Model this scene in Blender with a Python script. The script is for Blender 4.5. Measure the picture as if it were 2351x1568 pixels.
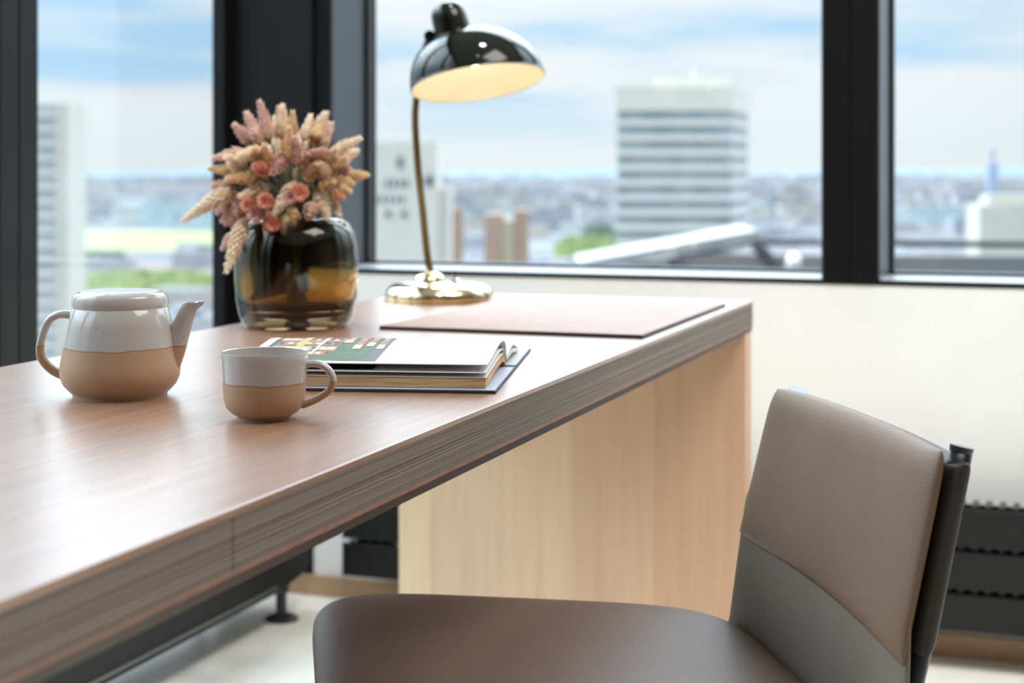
import bpy, bmesh, math, random
from mathutils import Vector, Matrix, noise as mnoise

# ------------------------------------------------------------------ camera, sky, light, exposure
for o in list(bpy.data.objects): bpy.data.objects.remove(o)
S = bpy.context.scene
TH = math.atan2(1313.5, 3740.0)            # the room is turned 19.35 degrees to the view
CT, ST = math.cos(TH), math.sin(TH)
EYE, DESK = 0.975, 0.74
FPX = 3740.0

cam_d = bpy.data.cameras.new('camera'); cam = bpy.data.objects.new('camera', cam_d)
S.collection.objects.link(cam); S.camera = cam
cam.location = (0, 0, EYE); cam.rotation_euler = (math.pi/2, 0, TH)
cam_d.sensor_width = 36; cam_d.lens = FPX/2351*36; cam_d.shift_y = -399/2351
cam_d.clip_start = 0.05; cam_d.clip_end = 100000
cam_d.dof.use_dof = True; cam_d.dof.focus_distance = 1.60; cam_d.dof.aperture_fstop = 5.4

S.view_settings.view_transform = 'Standard'; S.view_settings.look = 'None'
S.view_settings.gamma = 1; S.view_settings.use_curve_mapping = False
S.view_settings.exposure = 0.0

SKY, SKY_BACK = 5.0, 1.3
def nd(nt, t, **kw):
    n = nt.nodes.new(t)
    for k, v in kw.items(): setattr(n, k, v)
    return n
def ramp(nt, stops, interp='LINEAR'):
    r = nd(nt, 'ShaderNodeValToRGB'); e = r.color_ramp.elements; r.color_ramp.interpolation = interp
    while len(e) > 1: e.remove(e[-1])
    e[0].position = stops[0][0]; e[0].color = (*stops[0][1], 1)
    for p, c in stops[1:]:
        q = e.new(p); q.color = (*c, 1)
    return r

world = bpy.data.worlds.new('sky'); S.world = world; world.use_nodes = True
nt = world.node_tree; nt.nodes.clear(); L = nt.links.new
tc = nd(nt, 'ShaderNodeTexCoord'); sep = nd(nt, 'ShaderNodeSeparateXYZ'); L(tc.outputs['Generated'], sep.inputs[0])
mp = nd(nt, 'ShaderNodeMapping'); mp.inputs['Scale'].default_value = (2.6, 2.6, 17.0); mp.inputs['Location'].default_value = (0.55, 0.2, 0.85)
L(tc.outputs['Generated'], mp.inputs[0])
nz = nd(nt, 'ShaderNodeTexNoise'); nz.inputs['Scale'].default_value = 1.5; nz.inputs['Detail'].default_value = 4; nz.inputs['Roughness'].default_value = .5
L(mp.outputs[0], nz.inputs[0])
cl = ramp(nt, [(0.39, (.49, .75, 1.0)), (0.49, (.79, .90, 1.0)), (0.60, (.92, .96, 1.0))]); L(nz.outputs[0], cl.inputs[0])
# near the horizon the sky is a pale even haze
hz = nd(nt, 'ShaderNodeMapRange'); hz.inputs[1].default_value = .004; hz.inputs[2].default_value = .06; L(sep.outputs[2], hz.inputs[0])
mx = nd(nt, 'ShaderNodeMix', data_type='RGBA'); L(hz.outputs[0], mx.inputs[0]); mx.inputs[6].default_value = (.90, .96, 1.0, 1); L(cl.outputs[0], mx.inputs[7])
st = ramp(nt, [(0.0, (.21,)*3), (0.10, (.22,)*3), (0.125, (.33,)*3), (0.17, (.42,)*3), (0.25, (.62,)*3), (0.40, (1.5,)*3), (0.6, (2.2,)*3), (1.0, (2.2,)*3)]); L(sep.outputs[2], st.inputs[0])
# the sun stands behind thin cloud on the far left side: that half of the sky is the brighter one
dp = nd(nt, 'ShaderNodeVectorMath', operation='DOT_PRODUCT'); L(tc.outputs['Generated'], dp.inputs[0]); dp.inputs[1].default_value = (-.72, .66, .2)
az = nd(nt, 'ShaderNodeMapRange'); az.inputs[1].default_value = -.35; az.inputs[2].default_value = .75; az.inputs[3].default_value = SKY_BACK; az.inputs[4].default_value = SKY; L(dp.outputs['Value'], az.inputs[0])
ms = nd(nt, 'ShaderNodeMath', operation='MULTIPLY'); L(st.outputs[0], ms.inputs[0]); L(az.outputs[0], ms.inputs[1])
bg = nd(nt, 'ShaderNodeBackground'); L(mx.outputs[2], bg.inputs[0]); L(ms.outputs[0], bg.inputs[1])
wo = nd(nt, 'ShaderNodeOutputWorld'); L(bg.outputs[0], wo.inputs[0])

def area(name, loc, rot, sx, sy, power, col=(1, 1, 1)):
    d = bpy.data.lights.new(name, 'AREA'); d.shape = 'RECTANGLE'; d.size = sx; d.size_y = sy; d.energy = power; d.color = col
    o = bpy.data.objects.new(name, d); S.collection.objects.link(o); o.location = loc; o.rotation_euler = rot; return o
area('ceiling_fill_light', (0.5, 1.7, 2.66), (0, 0, 0), 1.2, 1.2, 40, (1, .96, .92))  # unseen fill lamp, added to lift the room's ambient light
def wall_fill(name, loc, aim, power):       # unseen fill spots, added to brighten the far wall
    d = bpy.data.lights.new(name, 'SPOT'); d.energy = power; d.color = (1, .98, .96); d.shadow_soft_size = .08; d.spot_size = math.radians(66); d.spot_blend = .8
    o = bpy.data.objects.new(name, d); S.collection.objects.link(o); o.location = loc; o.rotation_euler = (Vector(aim)-Vector(loc)).to_track_quat('-Z', 'Y').to_euler()
for k, x_ in enumerate((-.7, .3, 1.3)): wall_fill('wall_fill_light', (x_, 2.35, 2.66), (x_, 3.366, .45), 50)
def ceiling_spot(name, loc, aim, power):
    d = bpy.data.lights.new(name, 'SPOT'); d.energy = power; d.color = (1, .96, .90); d.shadow_soft_size = .05; d.spot_size = math.radians(26); d.spot_blend = .9
    o = bpy.data.objects.new(name, d); S.collection.objects.link(o); o.location = loc; o.rotation_euler = (Vector(aim)-Vector(loc)).to_track_quat('-Z', 'Y').to_euler()
ceiling_spot('ceiling_spot', (-.45, 1.15, 2.66), (-1.10, 2.16, 1.02), 95)
def daylight(name, loc, rot, sx, sy):      # daylight enters through the glazing: help the sampler find it
    d = bpy.data.lights.new(name, 'AREA'); d.shape = 'RECTANGLE'; d.size = sx; d.size_y = sy; d.cycles.is_portal = True
    o = bpy.data.objects.new(name, d); S.collection.objects.link(o); o.location = loc; o.rotation_euler = rot
daylight('window_portal', (-1.96, 1.67, 1.35), (0, -math.pi/2, 0), 2.6, 3.4)
daylight('window_portal', (0.3, 3.62, 1.68), (-math.pi/2, 0, 0), 3.9, 1.95)

# ------------------------------------------------------------------ helpers
C = S.collection
def W(X, Y): return (CT*X - ST*Y, ST*X + CT*Y)
def at(u, v, z=DESK):
    Y = (EYE - z)*FPX/(v - 385.0); return W((u - 1175.5)/FPX*Y, Y)
def tag(o, label=None, cat=None, group=None, kind=None):
    for k, v in (('label', label), ('category', cat), ('group', group), ('kind', kind)):
        if v: o[k] = v
    return o
def empty(name, loc=(0, 0, 0), rz=0.0):
    o = bpy.data.objects.new(name, None); C.objects.link(o); o.location = loc; o.rotation_euler = (0, 0, rz); o.empty_display_size = .05
    return o
def mk(name, vs, fs, mat, parent=None, smooth=True, loc=None, mi=None, autosmooth=None):
    me = bpy.data.meshes.new(name); me.from_pydata([tuple(v) for v in vs], [], fs)
    mats = mat if isinstance(mat, (list, tuple)) else [mat]
    for m in mats: me.materials.append(m)
    bm = bmesh.new(); bm.from_mesh(me); bmesh.ops.recalc_face_normals(bm, faces=bm.faces[:]); 
    if autosmooth:
        for e in bm.edges:
            if len(e.link_faces) == 2 and e.calc_face_angle(0) > autosmooth: e.smooth = False
    bm.to_mesh(me); bm.free()
    for i, p in enumerate(me.polygons):
        p.use_smooth = smooth
        if mi is not None: p.material_index = mi[i]
    me.update(); o = bpy.data.objects.new(name, me); C.objects.link(o)
    if parent: o.parent = parent
    if loc: o.location = loc
    return o
class MB:
    def __init__(s): s.v = []; s.f = []; s.m = []
    def add(s, vs, fs, m=0):
        b = len(s.v); s.v += [Vector(v) for v in vs]; s.f += [tuple(b+i for i in f) for f in fs]; s.m += [m]*len(fs); return s
    def box(s, a, b, m=0, bev=0):
        x0, y0, z0 = a; x1, y1, z1 = b
        if bev <= 0:
            vs = [(x0,y0,z0),(x1,y0,z0),(x1,y1,z0),(x0,y1,z0),(x0,y0,z1),(x1,y0,z1),(x1,y1,z1),(x0,y1,z1)]
            return s.add(vs, [(0,3,2,1),(4,5,6,7),(0,1,5,4),(1,2,6,5),(2,3,7,6),(3,0,4,7)], m)
        bm = bmesh.new(); bmesh.ops.create_cube(bm, size=1)
        for v in bm.verts: v.co = Vector(((x0+x1)/2+v.co.x*(x1-x0), (y0+y1)/2+v.co.y*(y1-y0), (z0+z1)/2+v.co.z*(z1-z0)))
        bmesh.ops.bevel(bm, geom=bm.edges[:], offset=bev, segments=2, affect='EDGES', profile=.6)
        bm.verts.index_update(); s.add([v.co.copy() for v in bm.verts], [tuple(v.index for v in f.verts) for f in bm.faces], m); bm.free(); return s
    def loft(s, rings, cap0=True, cap1=True, closed=True, m=0):
        n = len(rings[0]); b = len(s.v)
        for r in rings: s.v += [Vector(p) for p in r]
        k = n if closed else n-1
        for i in range(len(rings)-1):
            for j in range(k):
                a = b+i*n+j; c = b+i*n+(j+1) % n
                s.f.append((a, c, c+n, a+n)); s.m.append(m)
        if cap0: s.f.append(tuple(b+j for j in range(n))[::-1]); s.m.append(m)
        if cap1: s.f.append(tuple(b+(len(rings)-1)*n+j for j in range(n))); s.m.append(m)
        return s
    def lathe(s, prof, seg=64, o=(0, 0, 0), m=0, cap0=True, cap1=True):
        return s.loft([[(o[0]+r*math.cos(2*math.pi*j/seg), o[1]+r*math.sin(2*math.pi*j/seg), o[2]+z) for j in range(seg)] for r, z in prof], cap0, cap1, m=m)
    def tube(s, pts, rad, seg=16, m=0, flat=1.0, up=None):
        pts = [Vector(p) for p in pts]; n = len(pts)
        rad = rad if isinstance(rad, (list, tuple)) else [rad]*n
        t0 = (pts[1]-pts[0]).normalized()
        ref = Vector(up) if up else (Vector((0, 0, 1)) if abs(t0.z) < .9 else Vector((0, 1, 0)))
        a = (ref - t0*ref.dot(t0)).normalized(); rings = []
        for i in range(n):
            t = (pts[min(i+1, n-1)]-pts[max(i-1, 0)]).normalized()
            a = (a - t*a.dot(t)).normalized(); b = t.cross(a)
            rings.append([pts[i]+a*rad[i]*math.cos(2*math.pi*j/seg)+b*rad[i]*flat*math.sin(2*math.pi*j/seg) for j in range(seg)])
        return s.loft(rings, m=m)
    def build(s, name, mat, parent=None, smooth=True, auto=None, loc=None):
        return mk(name, s.v, s.f, mat, parent, smooth, loc, s.m, auto)
def spline(ctrl, n=8):
    P = [Vector(p) for p in ctrl]; P = [P[0]*2-P[1]]+P+[P[-1]*2-P[-2]]; out = []
    for i in range(1, len(P)-2):
        for k in range(n):
            t = k/n; a, b, c, d = P[i-1], P[i], P[i+1], P[i+2]
            out.append(.5*((2*b)+(c-a)*t+(2*a-5*b+4*c-d)*t*t+(3*b-a-3*c+d)*t**3))
    out.append(P[-2]); return out
def struct(name, mb, mat, parent=None, smooth=False, auto=None):
    o = mb.build(name, mat, parent, smooth, auto)
    if not parent: o['kind'] = 'structure'
    return o
A = math.radians(35)

# ------------------------------------------------------------------ materials
def pr(name, col, rough=.5, metal=0, bump=None, spec=None, coat=0, coat_r=.1, emis=None):
    m = bpy.data.materials.new(name); m.use_nodes = True; nt = m.node_tree; b = nt.nodes['Principled BSDF']
    b.inputs['Base Color'].default_value = (*col, 1); b.inputs['Roughness'].default_value = rough; b.inputs['Metallic'].default_value = metal
    if spec is not None: b.inputs['Specular IOR Level'].default_value = spec
    b.inputs['Coat Weight'].default_value = coat; b.inputs['Coat Roughness'].default_value = coat_r
    if emis: b.inputs['Emission Color'].default_value = (*emis[0], 1); b.inputs['Emission Strength'].default_value = emis[1]
    if bump:
        sc, st_, di = bump; t = nd(nt, 'ShaderNodeTexCoord'); n = nd(nt, 'ShaderNodeTexNoise'); n.inputs['Scale'].default_value = sc; n.inputs['Detail'].default_value = 3
        nt.links.new(t.outputs['Object'], n.inputs[0]); bp = nd(nt, 'ShaderNodeBump'); bp.inputs['Strength'].default_value = st_; bp.inputs['Distance'].default_value = di
        nt.links.new(n.outputs[0], bp.inputs['Height']); nt.links.new(bp.outputs[0], b.inputs['Normal'])
    return m
def noisy(name, c0, c1, scale, rough=.6, stretch=(1, 1, 1), bump=0, lo=.35, hi=.65, spec=None, detail=4, metal=0, coat=0):
    m = pr(name, c0, rough, metal, spec=spec, coat=coat); nt = m.node_tree; b = nt.nodes['Principled BSDF']
    t = nd(nt, 'ShaderNodeTexCoord'); mpn = nd(nt, 'ShaderNodeMapping'); mpn.inputs['Scale'].default_value = stretch
    n = nd(nt, 'ShaderNodeTexNoise'); n.inputs['Scale'].default_value = scale; n.inputs['Detail'].default_value = detail
    r = ramp(nt, [(lo, c0), (hi, c1)]); l = nt.links.new
    l(t.outputs['Object'], mpn.inputs[0]); l(mpn.outputs[0], n.inputs[0]); l(n.outputs[0], r.inputs[0]); l(r.outputs[0], b.inputs['Base Color'])
    if bump:
        bp = nd(nt, 'ShaderNodeBump'); bp.inputs['Strength'].default_value = .4; bp.inputs['Distance'].default_value = bump
        l(n.outputs[0], bp.inputs['Height']); l(bp.outputs[0], b.inputs['Normal'])
    return m
def wood(name, light, dark, stretch, scale=14, rough=.35, boards=None, bump=.0004, lo=.3, hi=.7, spec=.5, coat=0, fine=3.0, mixf=.5, dist=.6):
    """long grain: noise stretched along one axis, a fine and a coarse layer; boards=(axis, [(pos, colour factor)...])"""
    m = pr(name, light, rough, spec=spec, coat=coat, coat_r=.27); nt = m.node_tree; b = nt.nodes['Principled BSDF']; l = nt.links.new
    t = nd(nt, 'ShaderNodeTexCoord'); mpn = nd(nt, 'ShaderNodeMapping'); mpn.inputs['Scale'].default_value = stretch; l(t.outputs['Object'], mpn.inputs[0])
    n1 = nd(nt, 'ShaderNodeTexNoise'); n1.inputs['Scale'].default_value = scale; n1.inputs['Detail'].default_value = 5; n1.inputs['Distortion'].default_value = dist; l(mpn.outputs[0], n1.inputs[0])
    n2 = nd(nt, 'ShaderNodeTexNoise'); n2.inputs['Scale'].default_value = scale*fine; n2.inputs['Detail'].default_value = 3; l(mpn.outputs[0], n2.inputs[0])
    mixn = nd(nt, 'ShaderNodeMix'); mixn.inputs[0].default_value = mixf; l(n1.outputs[0], mixn.inputs[2]); l(n2.outputs[0], mixn.inputs[3])
    r = ramp(nt, [(lo, dark), ((lo+hi)/2, tuple((a+c)/2 for a, c in zip(light, dark))), (hi, light)]); l(mixn.outputs[0], r.inputs[0]); out = r.outputs[0]
    if boards:
        ax, lst = boards; sp = nd(nt, 'ShaderNodeSeparateXYZ'); l(t.outputs['Object'], sp.inputs[0])
        lo_, hi_ = lst[0][0], lst[-1][0]; mr = nd(nt, 'ShaderNodeMapRange'); mr.inputs[1].default_value = lo_; mr.inputs[2].default_value = hi_
        l(sp.outputs[ax], mr.inputs[0]); br = ramp(nt, [((p-lo_)/(hi_-lo_), c) for p, c in lst], 'CONSTANT'); l(mr.outputs[0], br.inputs[0])
        mm = nd(nt, 'ShaderNodeMix', data_type='RGBA', blend_type='MULTIPLY'); mm.inputs[0].default_value = 1; l(out, mm.inputs[6]); l(br.outputs[0], mm.inputs[7]); out = mm.outputs[2]
    l(out, b.inputs['Base Color'])
    if bump:
        bp = nd(nt, 'ShaderNodeBump'); bp.inputs['Strength'].default_value = .5; bp.inputs['Distance'].default_value = bump
        l(mixn.outputs[0], bp.inputs['Height']); l(bp.outputs[0], b.inputs['Normal'])
    return m
M = {}
M['white_wall'] = noisy('white_wall_paint', (.80, .80, .78), (.84, .84, .82), 3, .7)
M['room_wall'] = pr('dark_wood_wall', (.16, .12, .09), .6)
M['ceiling'] = pr('ceiling_paint', (.85, .85, .84), .8)
M['black'] = pr('black_satin_metal', (.010, .011, .013), .3, spec=.35)
M['panel'] = noisy('dark_column_panel', (.005, .0055, .006), (.007, .0075, .008), 4, .42, spec=.3)
M['deep_black'] = pr('black_rubber_seal', (.003, .003, .004), .6, spec=.2)
M['desk_top'] = wood('pale_wood_top', (.43, .24, .16), (.235, .12, .07), (14, .45, 9), 7, .32, bump=.0003, spec=.65, coat=.74)
M['desk_edge'] = wood('laminated_wood_edge', (.29, .225, .175), (.055, .036, .027), (1, .05, 85), 9, .5, bump=.0015, lo=.40, hi=.60, fine=2.2, dist=.1)
M['desk_lip'] = wood('reddish_wood_lip', (.34, .185, .135), (.22, .115, .08), (1, 3, 8), 8, .45)
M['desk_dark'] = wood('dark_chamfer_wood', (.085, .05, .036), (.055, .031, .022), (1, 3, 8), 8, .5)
M['desk_panel'] = wood('end_panel_wood', (.84, .62, .42), (.72, .50, .33), (10, 10, .5), 4, .45, boards=(0, [(-1.22, (1.12, 1.18, 1.15)), (-1.149, (1.0, 1.0, 1.0)), (-1.0, (1.03, 1.0, .96)), (-.873, (.93, .86, .84)), (-.72, (.84, .74, .70)), (-.5, (.85, .74, .72))]))
M['floor'] = wood('pale_floor_planks', (.95, .92, .83), (.88, .84, .73), (5, .5, 5), 3, .35, bump=.0002)
M['baseboard'] = wood('wooden_baseboard', (.50, .33, .20), (.38, .24, .14), (.6, 10, 10), 5, .5)
M['radiator'] = pr('radiator_black_enamel', (.008, .008, .009), .45, spec=.35)
M['fin'] = pr('radiator_fin_metal', (.05, .05, .052), .4, .5)
M['lit_ledge'] = pr('floor_lit_ledge', (.16, .17, .15), .3, .6)  # light from the floor is put into this paler ledge colour
M['mat'] = noisy('brown_leather_mat', (.30, .19, .155), (.34, .22, .18), 30, .52, bump=.0001, spec=.22)
M['mat_edge'] = pr('dark_mat_edge', (.015, .010, .010), .5)
M['paper'] = noisy('matt_white_paper', (.80, .79, .76), (.83, .82, .80), 200, .6)
M['page_edge'] = noisy('cream_page_edges', (.50, .29, .12), (.74, .50, .27), 60, .8, stretch=(.3, .3, 14), lo=.4, hi=.6)
M['endpaper'] = pr('blue_grey_endpaper', (.42, .47, .58), .5)
M['cover'] = pr('dark_book_cloth', (.035, .028, .032), .6)
M['red_paper'] = pr('red_inner_page', (.42, .10, .12), .6)
M['yellow_paper'] = pr('yellow_inner_page', (.62, .48, .08), .6)
M['cap'] = pr('black_cap_plastic', (.02, .022, .03), .25)
M['chrome'] = pr('chrome', (.7, .7, .72), .12, 1)
M['enamel'] = pr('black_green_enamel', (.006, .008, .004), .07, spec=.45)
M['shade_in'] = pr('cream_shade_lining', (.86, .80, .61), .35)
M['brass'] = pr('polished_brass', (.78, .66, .43), .12, 1)
M['brass_dark'] = pr('aged_brass', (.26, .16, .065), .28, 1)
M['bulb'] = pr('lit_bulb', (1, .9, .7), .3, emis=((1, .93, .78), 12))
M['stem_green'] = noisy('dried_green_stem', (.10, .10, .04), (.20, .16, .07), 60, .7)

def glass_pane():
    m = bpy.data.materials.new('window_glass'); m.use_nodes = True; nt = m.node_tree; nt.nodes.clear(); l = nt.links.new
    t = nd(nt, 'ShaderNodeBsdfTransparent'); t.inputs[0].default_value = (.97, .985, .98, 1); g = nd(nt, 'ShaderNodeBsdfGlossy'); g.inputs['Roughness'].default_value = 0
    f = nd(nt, 'ShaderNodeFresnel'); ge = nd(nt, 'ShaderNodeNewGeometry'); mr = nd(nt, 'ShaderNodeMapRange'); mr.inputs[3].default_value = 1.5; mr.inputs[4].default_value = 1/1.5; l(ge.outputs['Backfacing'], mr.inputs[0]); l(mr.outputs[0], f.inputs[0]); mxs = nd(nt, 'ShaderNodeMixShader'); o = nd(nt, 'ShaderNodeOutputMaterial')
    l(f.outputs[0], mxs.inputs[0]); l(t.outputs[0], mxs.inputs[1]); l(g.outputs[0], mxs.inputs[2]); l(mxs.outputs[0], o.inputs[0]); return m
M['glass'] = glass_pane()
def vase_glass(inner):
    m = bpy.data.materials.new('smoky_amber_lining' if inner else 'clear_glass'); m.use_nodes = True; nt = m.node_tree; nt.nodes.clear(); l = nt.links.new
    g = nd(nt, 'ShaderNodeBsdfGlass'); g.inputs['Color'].default_value = (.96, .96, .95, 1); g.inputs['IOR'].default_value = 1.48; g.inputs['Roughness'].default_value = 0
    if inner:      # the coloured inner layer is smokier toward the neck
        t = nd(nt, 'ShaderNodeTexCoord'); sp = nd(nt, 'ShaderNodeSeparateXYZ'); l(t.outputs['Object'], sp.inputs[0]); mr = nd(nt, 'ShaderNodeMapRange'); mr.inputs[2].default_value = .165; l(sp.outputs[2], mr.inputs[0])
        r = ramp(nt, [(.12, (.16, .10, .05)), (.22, (.62, .42, .16)), (.45, (.58, .41, .16)), (.60, (.22, .18, .11)), (1, (.10, .095, .08))]); l(mr.outputs[0], r.inputs[0]); l(r.outputs[0], g.inputs['Color'])
    o = nd(nt, 'ShaderNodeOutputMaterial'); l(g.outputs[0], o.inputs[0]); return m
M['vase'] = vase_glass(False); M['vase_in'] = vase_glass(True)
def ceramic(name, line, h_amp=.0012):
    m = pr(name, (.6, .6, .6), .3); nt = m.node_tree; b = nt.nodes['Principled BSDF']; l = nt.links.new
    t = nd(nt, 'ShaderNodeTexCoord'); sp = nd(nt, 'ShaderNodeSeparateXYZ'); l(t.outputs['Object'], sp.inputs[0])
    n = nd(nt, 'ShaderNodeTexNoise'); n.inputs['Scale'].default_value = 28; n.inputs['Detail'].default_value = 2; l(t.outputs['Object'], n.inputs[0])
    ma = nd(nt, 'ShaderNodeMath', operation='MULTIPLY_ADD'); l(n.outputs[0], ma.inputs[0]); ma.inputs[1].default_value = h_amp*4; l(sp.outputs[2], ma.inputs[2])
    mr = nd(nt, 'ShaderNodeMapRange'); mr.inputs[1].default_value = line+h_amp*2-.01*min(1, h_amp/.0008); mr.inputs[2].default_value = line+h_amp*2+.01*min(1, h_amp/.0008); l(ma.outputs[0], mr.inputs[0])
    raw = (.46, .295, .185); gl = (.50, .475, .455)
    r = ramp(nt, [(0, raw), (.46, raw), (.49, (.30, .155, .085)), (.515, (.36, .22, .14)), (.56, gl), (1, gl)]); l(mr.outputs[0], r.inputs[0])
    sc = nd(nt, 'ShaderNodeTexVoronoi'); sc.inputs['Scale'].default_value = 170; l(t.outputs['Object'], sc.inputs[0])     # sparse iron specks
    sr = ramp(nt, [(0.0, (.42, .3, .24)), (.10, (.42, .3, .24)), (.16, (1, 1, 1))]); l(sc.outputs[0], sr.inputs[0])
    n3 = nd(nt, 'ShaderNodeTexNoise'); n3.inputs['Scale'].default_value = 55; l(t.outputs['Object'], n3.inputs[0]); nr = ramp(nt, [(.63, (0,)*3), (.66, (1,)*3)]); l(n3.outputs[0], nr.inputs[0])
    mm = nd(nt, 'ShaderNodeMix', data_type='RGBA', blend_type='MULTIPLY'); l(nr.outputs[0], mm.inputs[0]); l(r.outputs[0], mm.inputs[6]); l(sr.outputs[0], mm.inputs[7])
    l(mm.outputs[2], b.inputs['Base Color'])
    rr = ramp(nt, [(0, (.48,)*3), (.49, (.5,)*3), (.56, (.12,)*3), (1, (.12,)*3)]); l(mr.outputs[0], rr.inputs[0]); l(rr.outputs[0], b.inputs['Roughness'])
    return m
M['lid'] = ceramic('glazed_stoneware_lid', .0907, .0001); M['pot'] = ceramic('half_glazed_stoneware_pot', .051); M['cup'] = ceramic('half_glazed_stoneware_cup', .0345)
def leather(name, c0, c1, rough):
    m = noisy(name, c0, c1, 9, rough, spec=.3); nt = m.node_tree; b = nt.nodes['Principled BSDF']; l = nt.links.new
    t = nd(nt, 'ShaderNodeTexCoord'); v = nd(nt, 'ShaderNodeTexVoronoi'); v.inputs['Scale'].default_value = 520; v.feature = 'SMOOTH_F1'
    mpn = nd(nt, 'ShaderNodeMapping'); mpn.inputs['Scale'].default_value = (.6, .6, 1); l(t.outputs['Object'], mpn.inputs[0]); l(mpn.outputs[0], v.inputs[0])
    bp = nd(nt, 'ShaderNodeBump'); bp.inputs['Strength'].default_value = .35; bp.inputs['Distance'].default_value = .0006; l(v.outputs[0], bp.inputs['Height']); l(bp.outputs[0], b.inputs['Normal'])
    return m
M['leather'] = leather('taupe_leather', (0.181, 0.116, 0.076), (0.201, 0.130, 0.085), .5)
M['leather_dark'] = leather('dark_taupe_leather', (0.122, 0.080, 0.058), (0.136, 0.091, 0.066), .48)
M['sleeve'] = leather('dark_brown_leather', (0.042, 0.032, 0.027), (0.049, 0.036, 0.031), .5)
M['shell'] = leather('grey_back_shell', (.20, .165, .14), (.215, .175, .15), .55)

# ------------------------------------------------------------------ the room
YB, XL = 3.366, -1.90
XR, YF, ZC = 2.3, -2.6, 2.7
struct('floor', MB().box((-2.1, YF-.1, -.12), (XR+.1, YB+.3, 0)), M['floor'])
struct('ceiling', MB().box((-2.1, YF-.1, ZC), (XR+.1, YB+.3, ZC+.12)), M['ceiling'])
struct('wall_right', MB().box((XR, YF, 0), (XR+.1, YB, ZC)), M['room_wall'])
struct('wall_front', MB().box((-1.9, YF-.1, 0), (XR+.1, YF, ZC)), M['room_wall'])
struct('wall_back', MB().box((XL, YB, 0), (XR+.1, YB+.25, .736)).box((XL, YB, 2.62), (XR+.1, YB+.25, ZC)).box((1.9, YB, .736), (XR+.1, YB+.25, 2.62)), M['white_wall'])
struct('wall_left', MB().box((XL-.1, YF, 0), (XL, -.02, .05)).box((XL-.1, YF, 2.64), (XL, YB, ZC)).box((XL-.1, YF, .05), (XL+.03, -.02, 2.64)), M['panel'])
struct('baseboard_back', MB().box((XL, YB-.014, 0), (XR, YB, .045), bev=.002), M['baseboard'])
struct('baseboard_right', MB().box((XR-.014, YF, 0), (XR, YB-.014, .045), bev=.002), M['baseboard'])
# corner column clad in a dark panel
col = struct('trim_1', MB().box((XL+.0, YB-.004, .046), (-1.664, YB+.25, 2.62), bev=.003), M['panel'])
struct('trim_2', MB().box((-1.664, YB+.004, .737), (-1.619, YB+.25, 2.62)), M['deep_black'])
# far windows
def far_window(n, x0, x1):
    w = empty('window_%d' % n, (x0, YB, .736)); w['kind'] = 'structure'; wd = x1-x0; h = 2.62-.736
    g = .178
    MB().box((0, -.002, 0), (wd, g, .0103)).build('window_sill', M['black'], w, False); MB().box((.002, .004, .0103), (wd-.002, g, .0112)).build('sill_sheen_plate', M['sill_sheen'], w, False)
    f = MB(); f.box((0, g, .0085), (wd, g+.03, .018)); f.box((0, g, h-.05), (wd, g+.03, h)); f.box((0, g, .0), (.012, g+.03, h)); f.box((wd-.012, g, 0), (wd, g+.03, h))
    f.build('window_frame', M['black'], w, False)
    MB().box((.005, g+.012, .012), (wd-.005, g+.018, h-.04)).build('window_glass', M['glass'], w, False)
    MB().box((0, .0, .0085), (.004, g, h), bev=.001).build('window_jamb', M['jamb'], w, False)
    MB().box((wd-.004, 0, .0085), (wd, g, h), bev=.001).build('window_jamb', M['jamb'], w, False)
M['sill_sheen'] = pr('sill_sky_sheen', (.42, .44, .47), .3)  # sky reflection on the black sill, put into a pale top colour
M['jamb'] = pr('dark_grey_jamb_metal', (.06, .068, .082), .33)
far_window(2, -1.619, -.505); far_window(3, -.395, .75); far_window(4, .86, 1.9)
M['mullion'] = pr('matt_black_mullion', (.003, .003, .0035), .5, spec=.2)
for k, (x0, x1) in enumerate(((-.505, -.395), (.75, .86))):
    xm = (x0+x1)/2
    struct('trim_%d' % (3+k), MB().box((x0, YB-.004, .7365), (xm-.0012, YB+.21, 2.62), bev=.0015).box((xm+.0012, YB-.004, .7365), (x1, YB+.21, 2.62), bev=.0015).box((xm-.002, YB+.004, .7365), (xm+.002, YB+.2, 2.62)), M['mullion'])
# left glazing: five tall panes between black posts
posts = [(3.326, 3.362), (2.500, 2.615), (1.66, 1.775), (.82, .935), (-.02, .095)]
pm = MB()
for y0, y1 in posts:
    ym = y0+.057
    if y1-y0 > .1: pm.box((-1.945, y0, .0), (-1.87, ym-.001, 2.64), bev=.002).box((-1.945, ym+.001, .0), (-1.87, y1, 2.64), bev=.002)
    else: pm.box((-1.903, y0, .0), (-1.872, y1, 2.64), bev=.002)
w1 = empty('window_1', (0, 0, 0)); w1['kind'] = 'structure'
pm.box((-1.945, 0, .0), (-1.872, 3.362, .02), bev=.002).box((-1.945, 0, 2.58), (-1.872, 3.362, 2.64), bev=.002)
pm.build('window_frame', M['black'], w1, False)
for i in range(len(posts)-1):
    MB().box((-1.903, posts[i+1][1]-.005, .015), (-1.897, posts[i][0]+.005, 2.59)).build('window_glass', M['glass'], w1, False)

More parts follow.
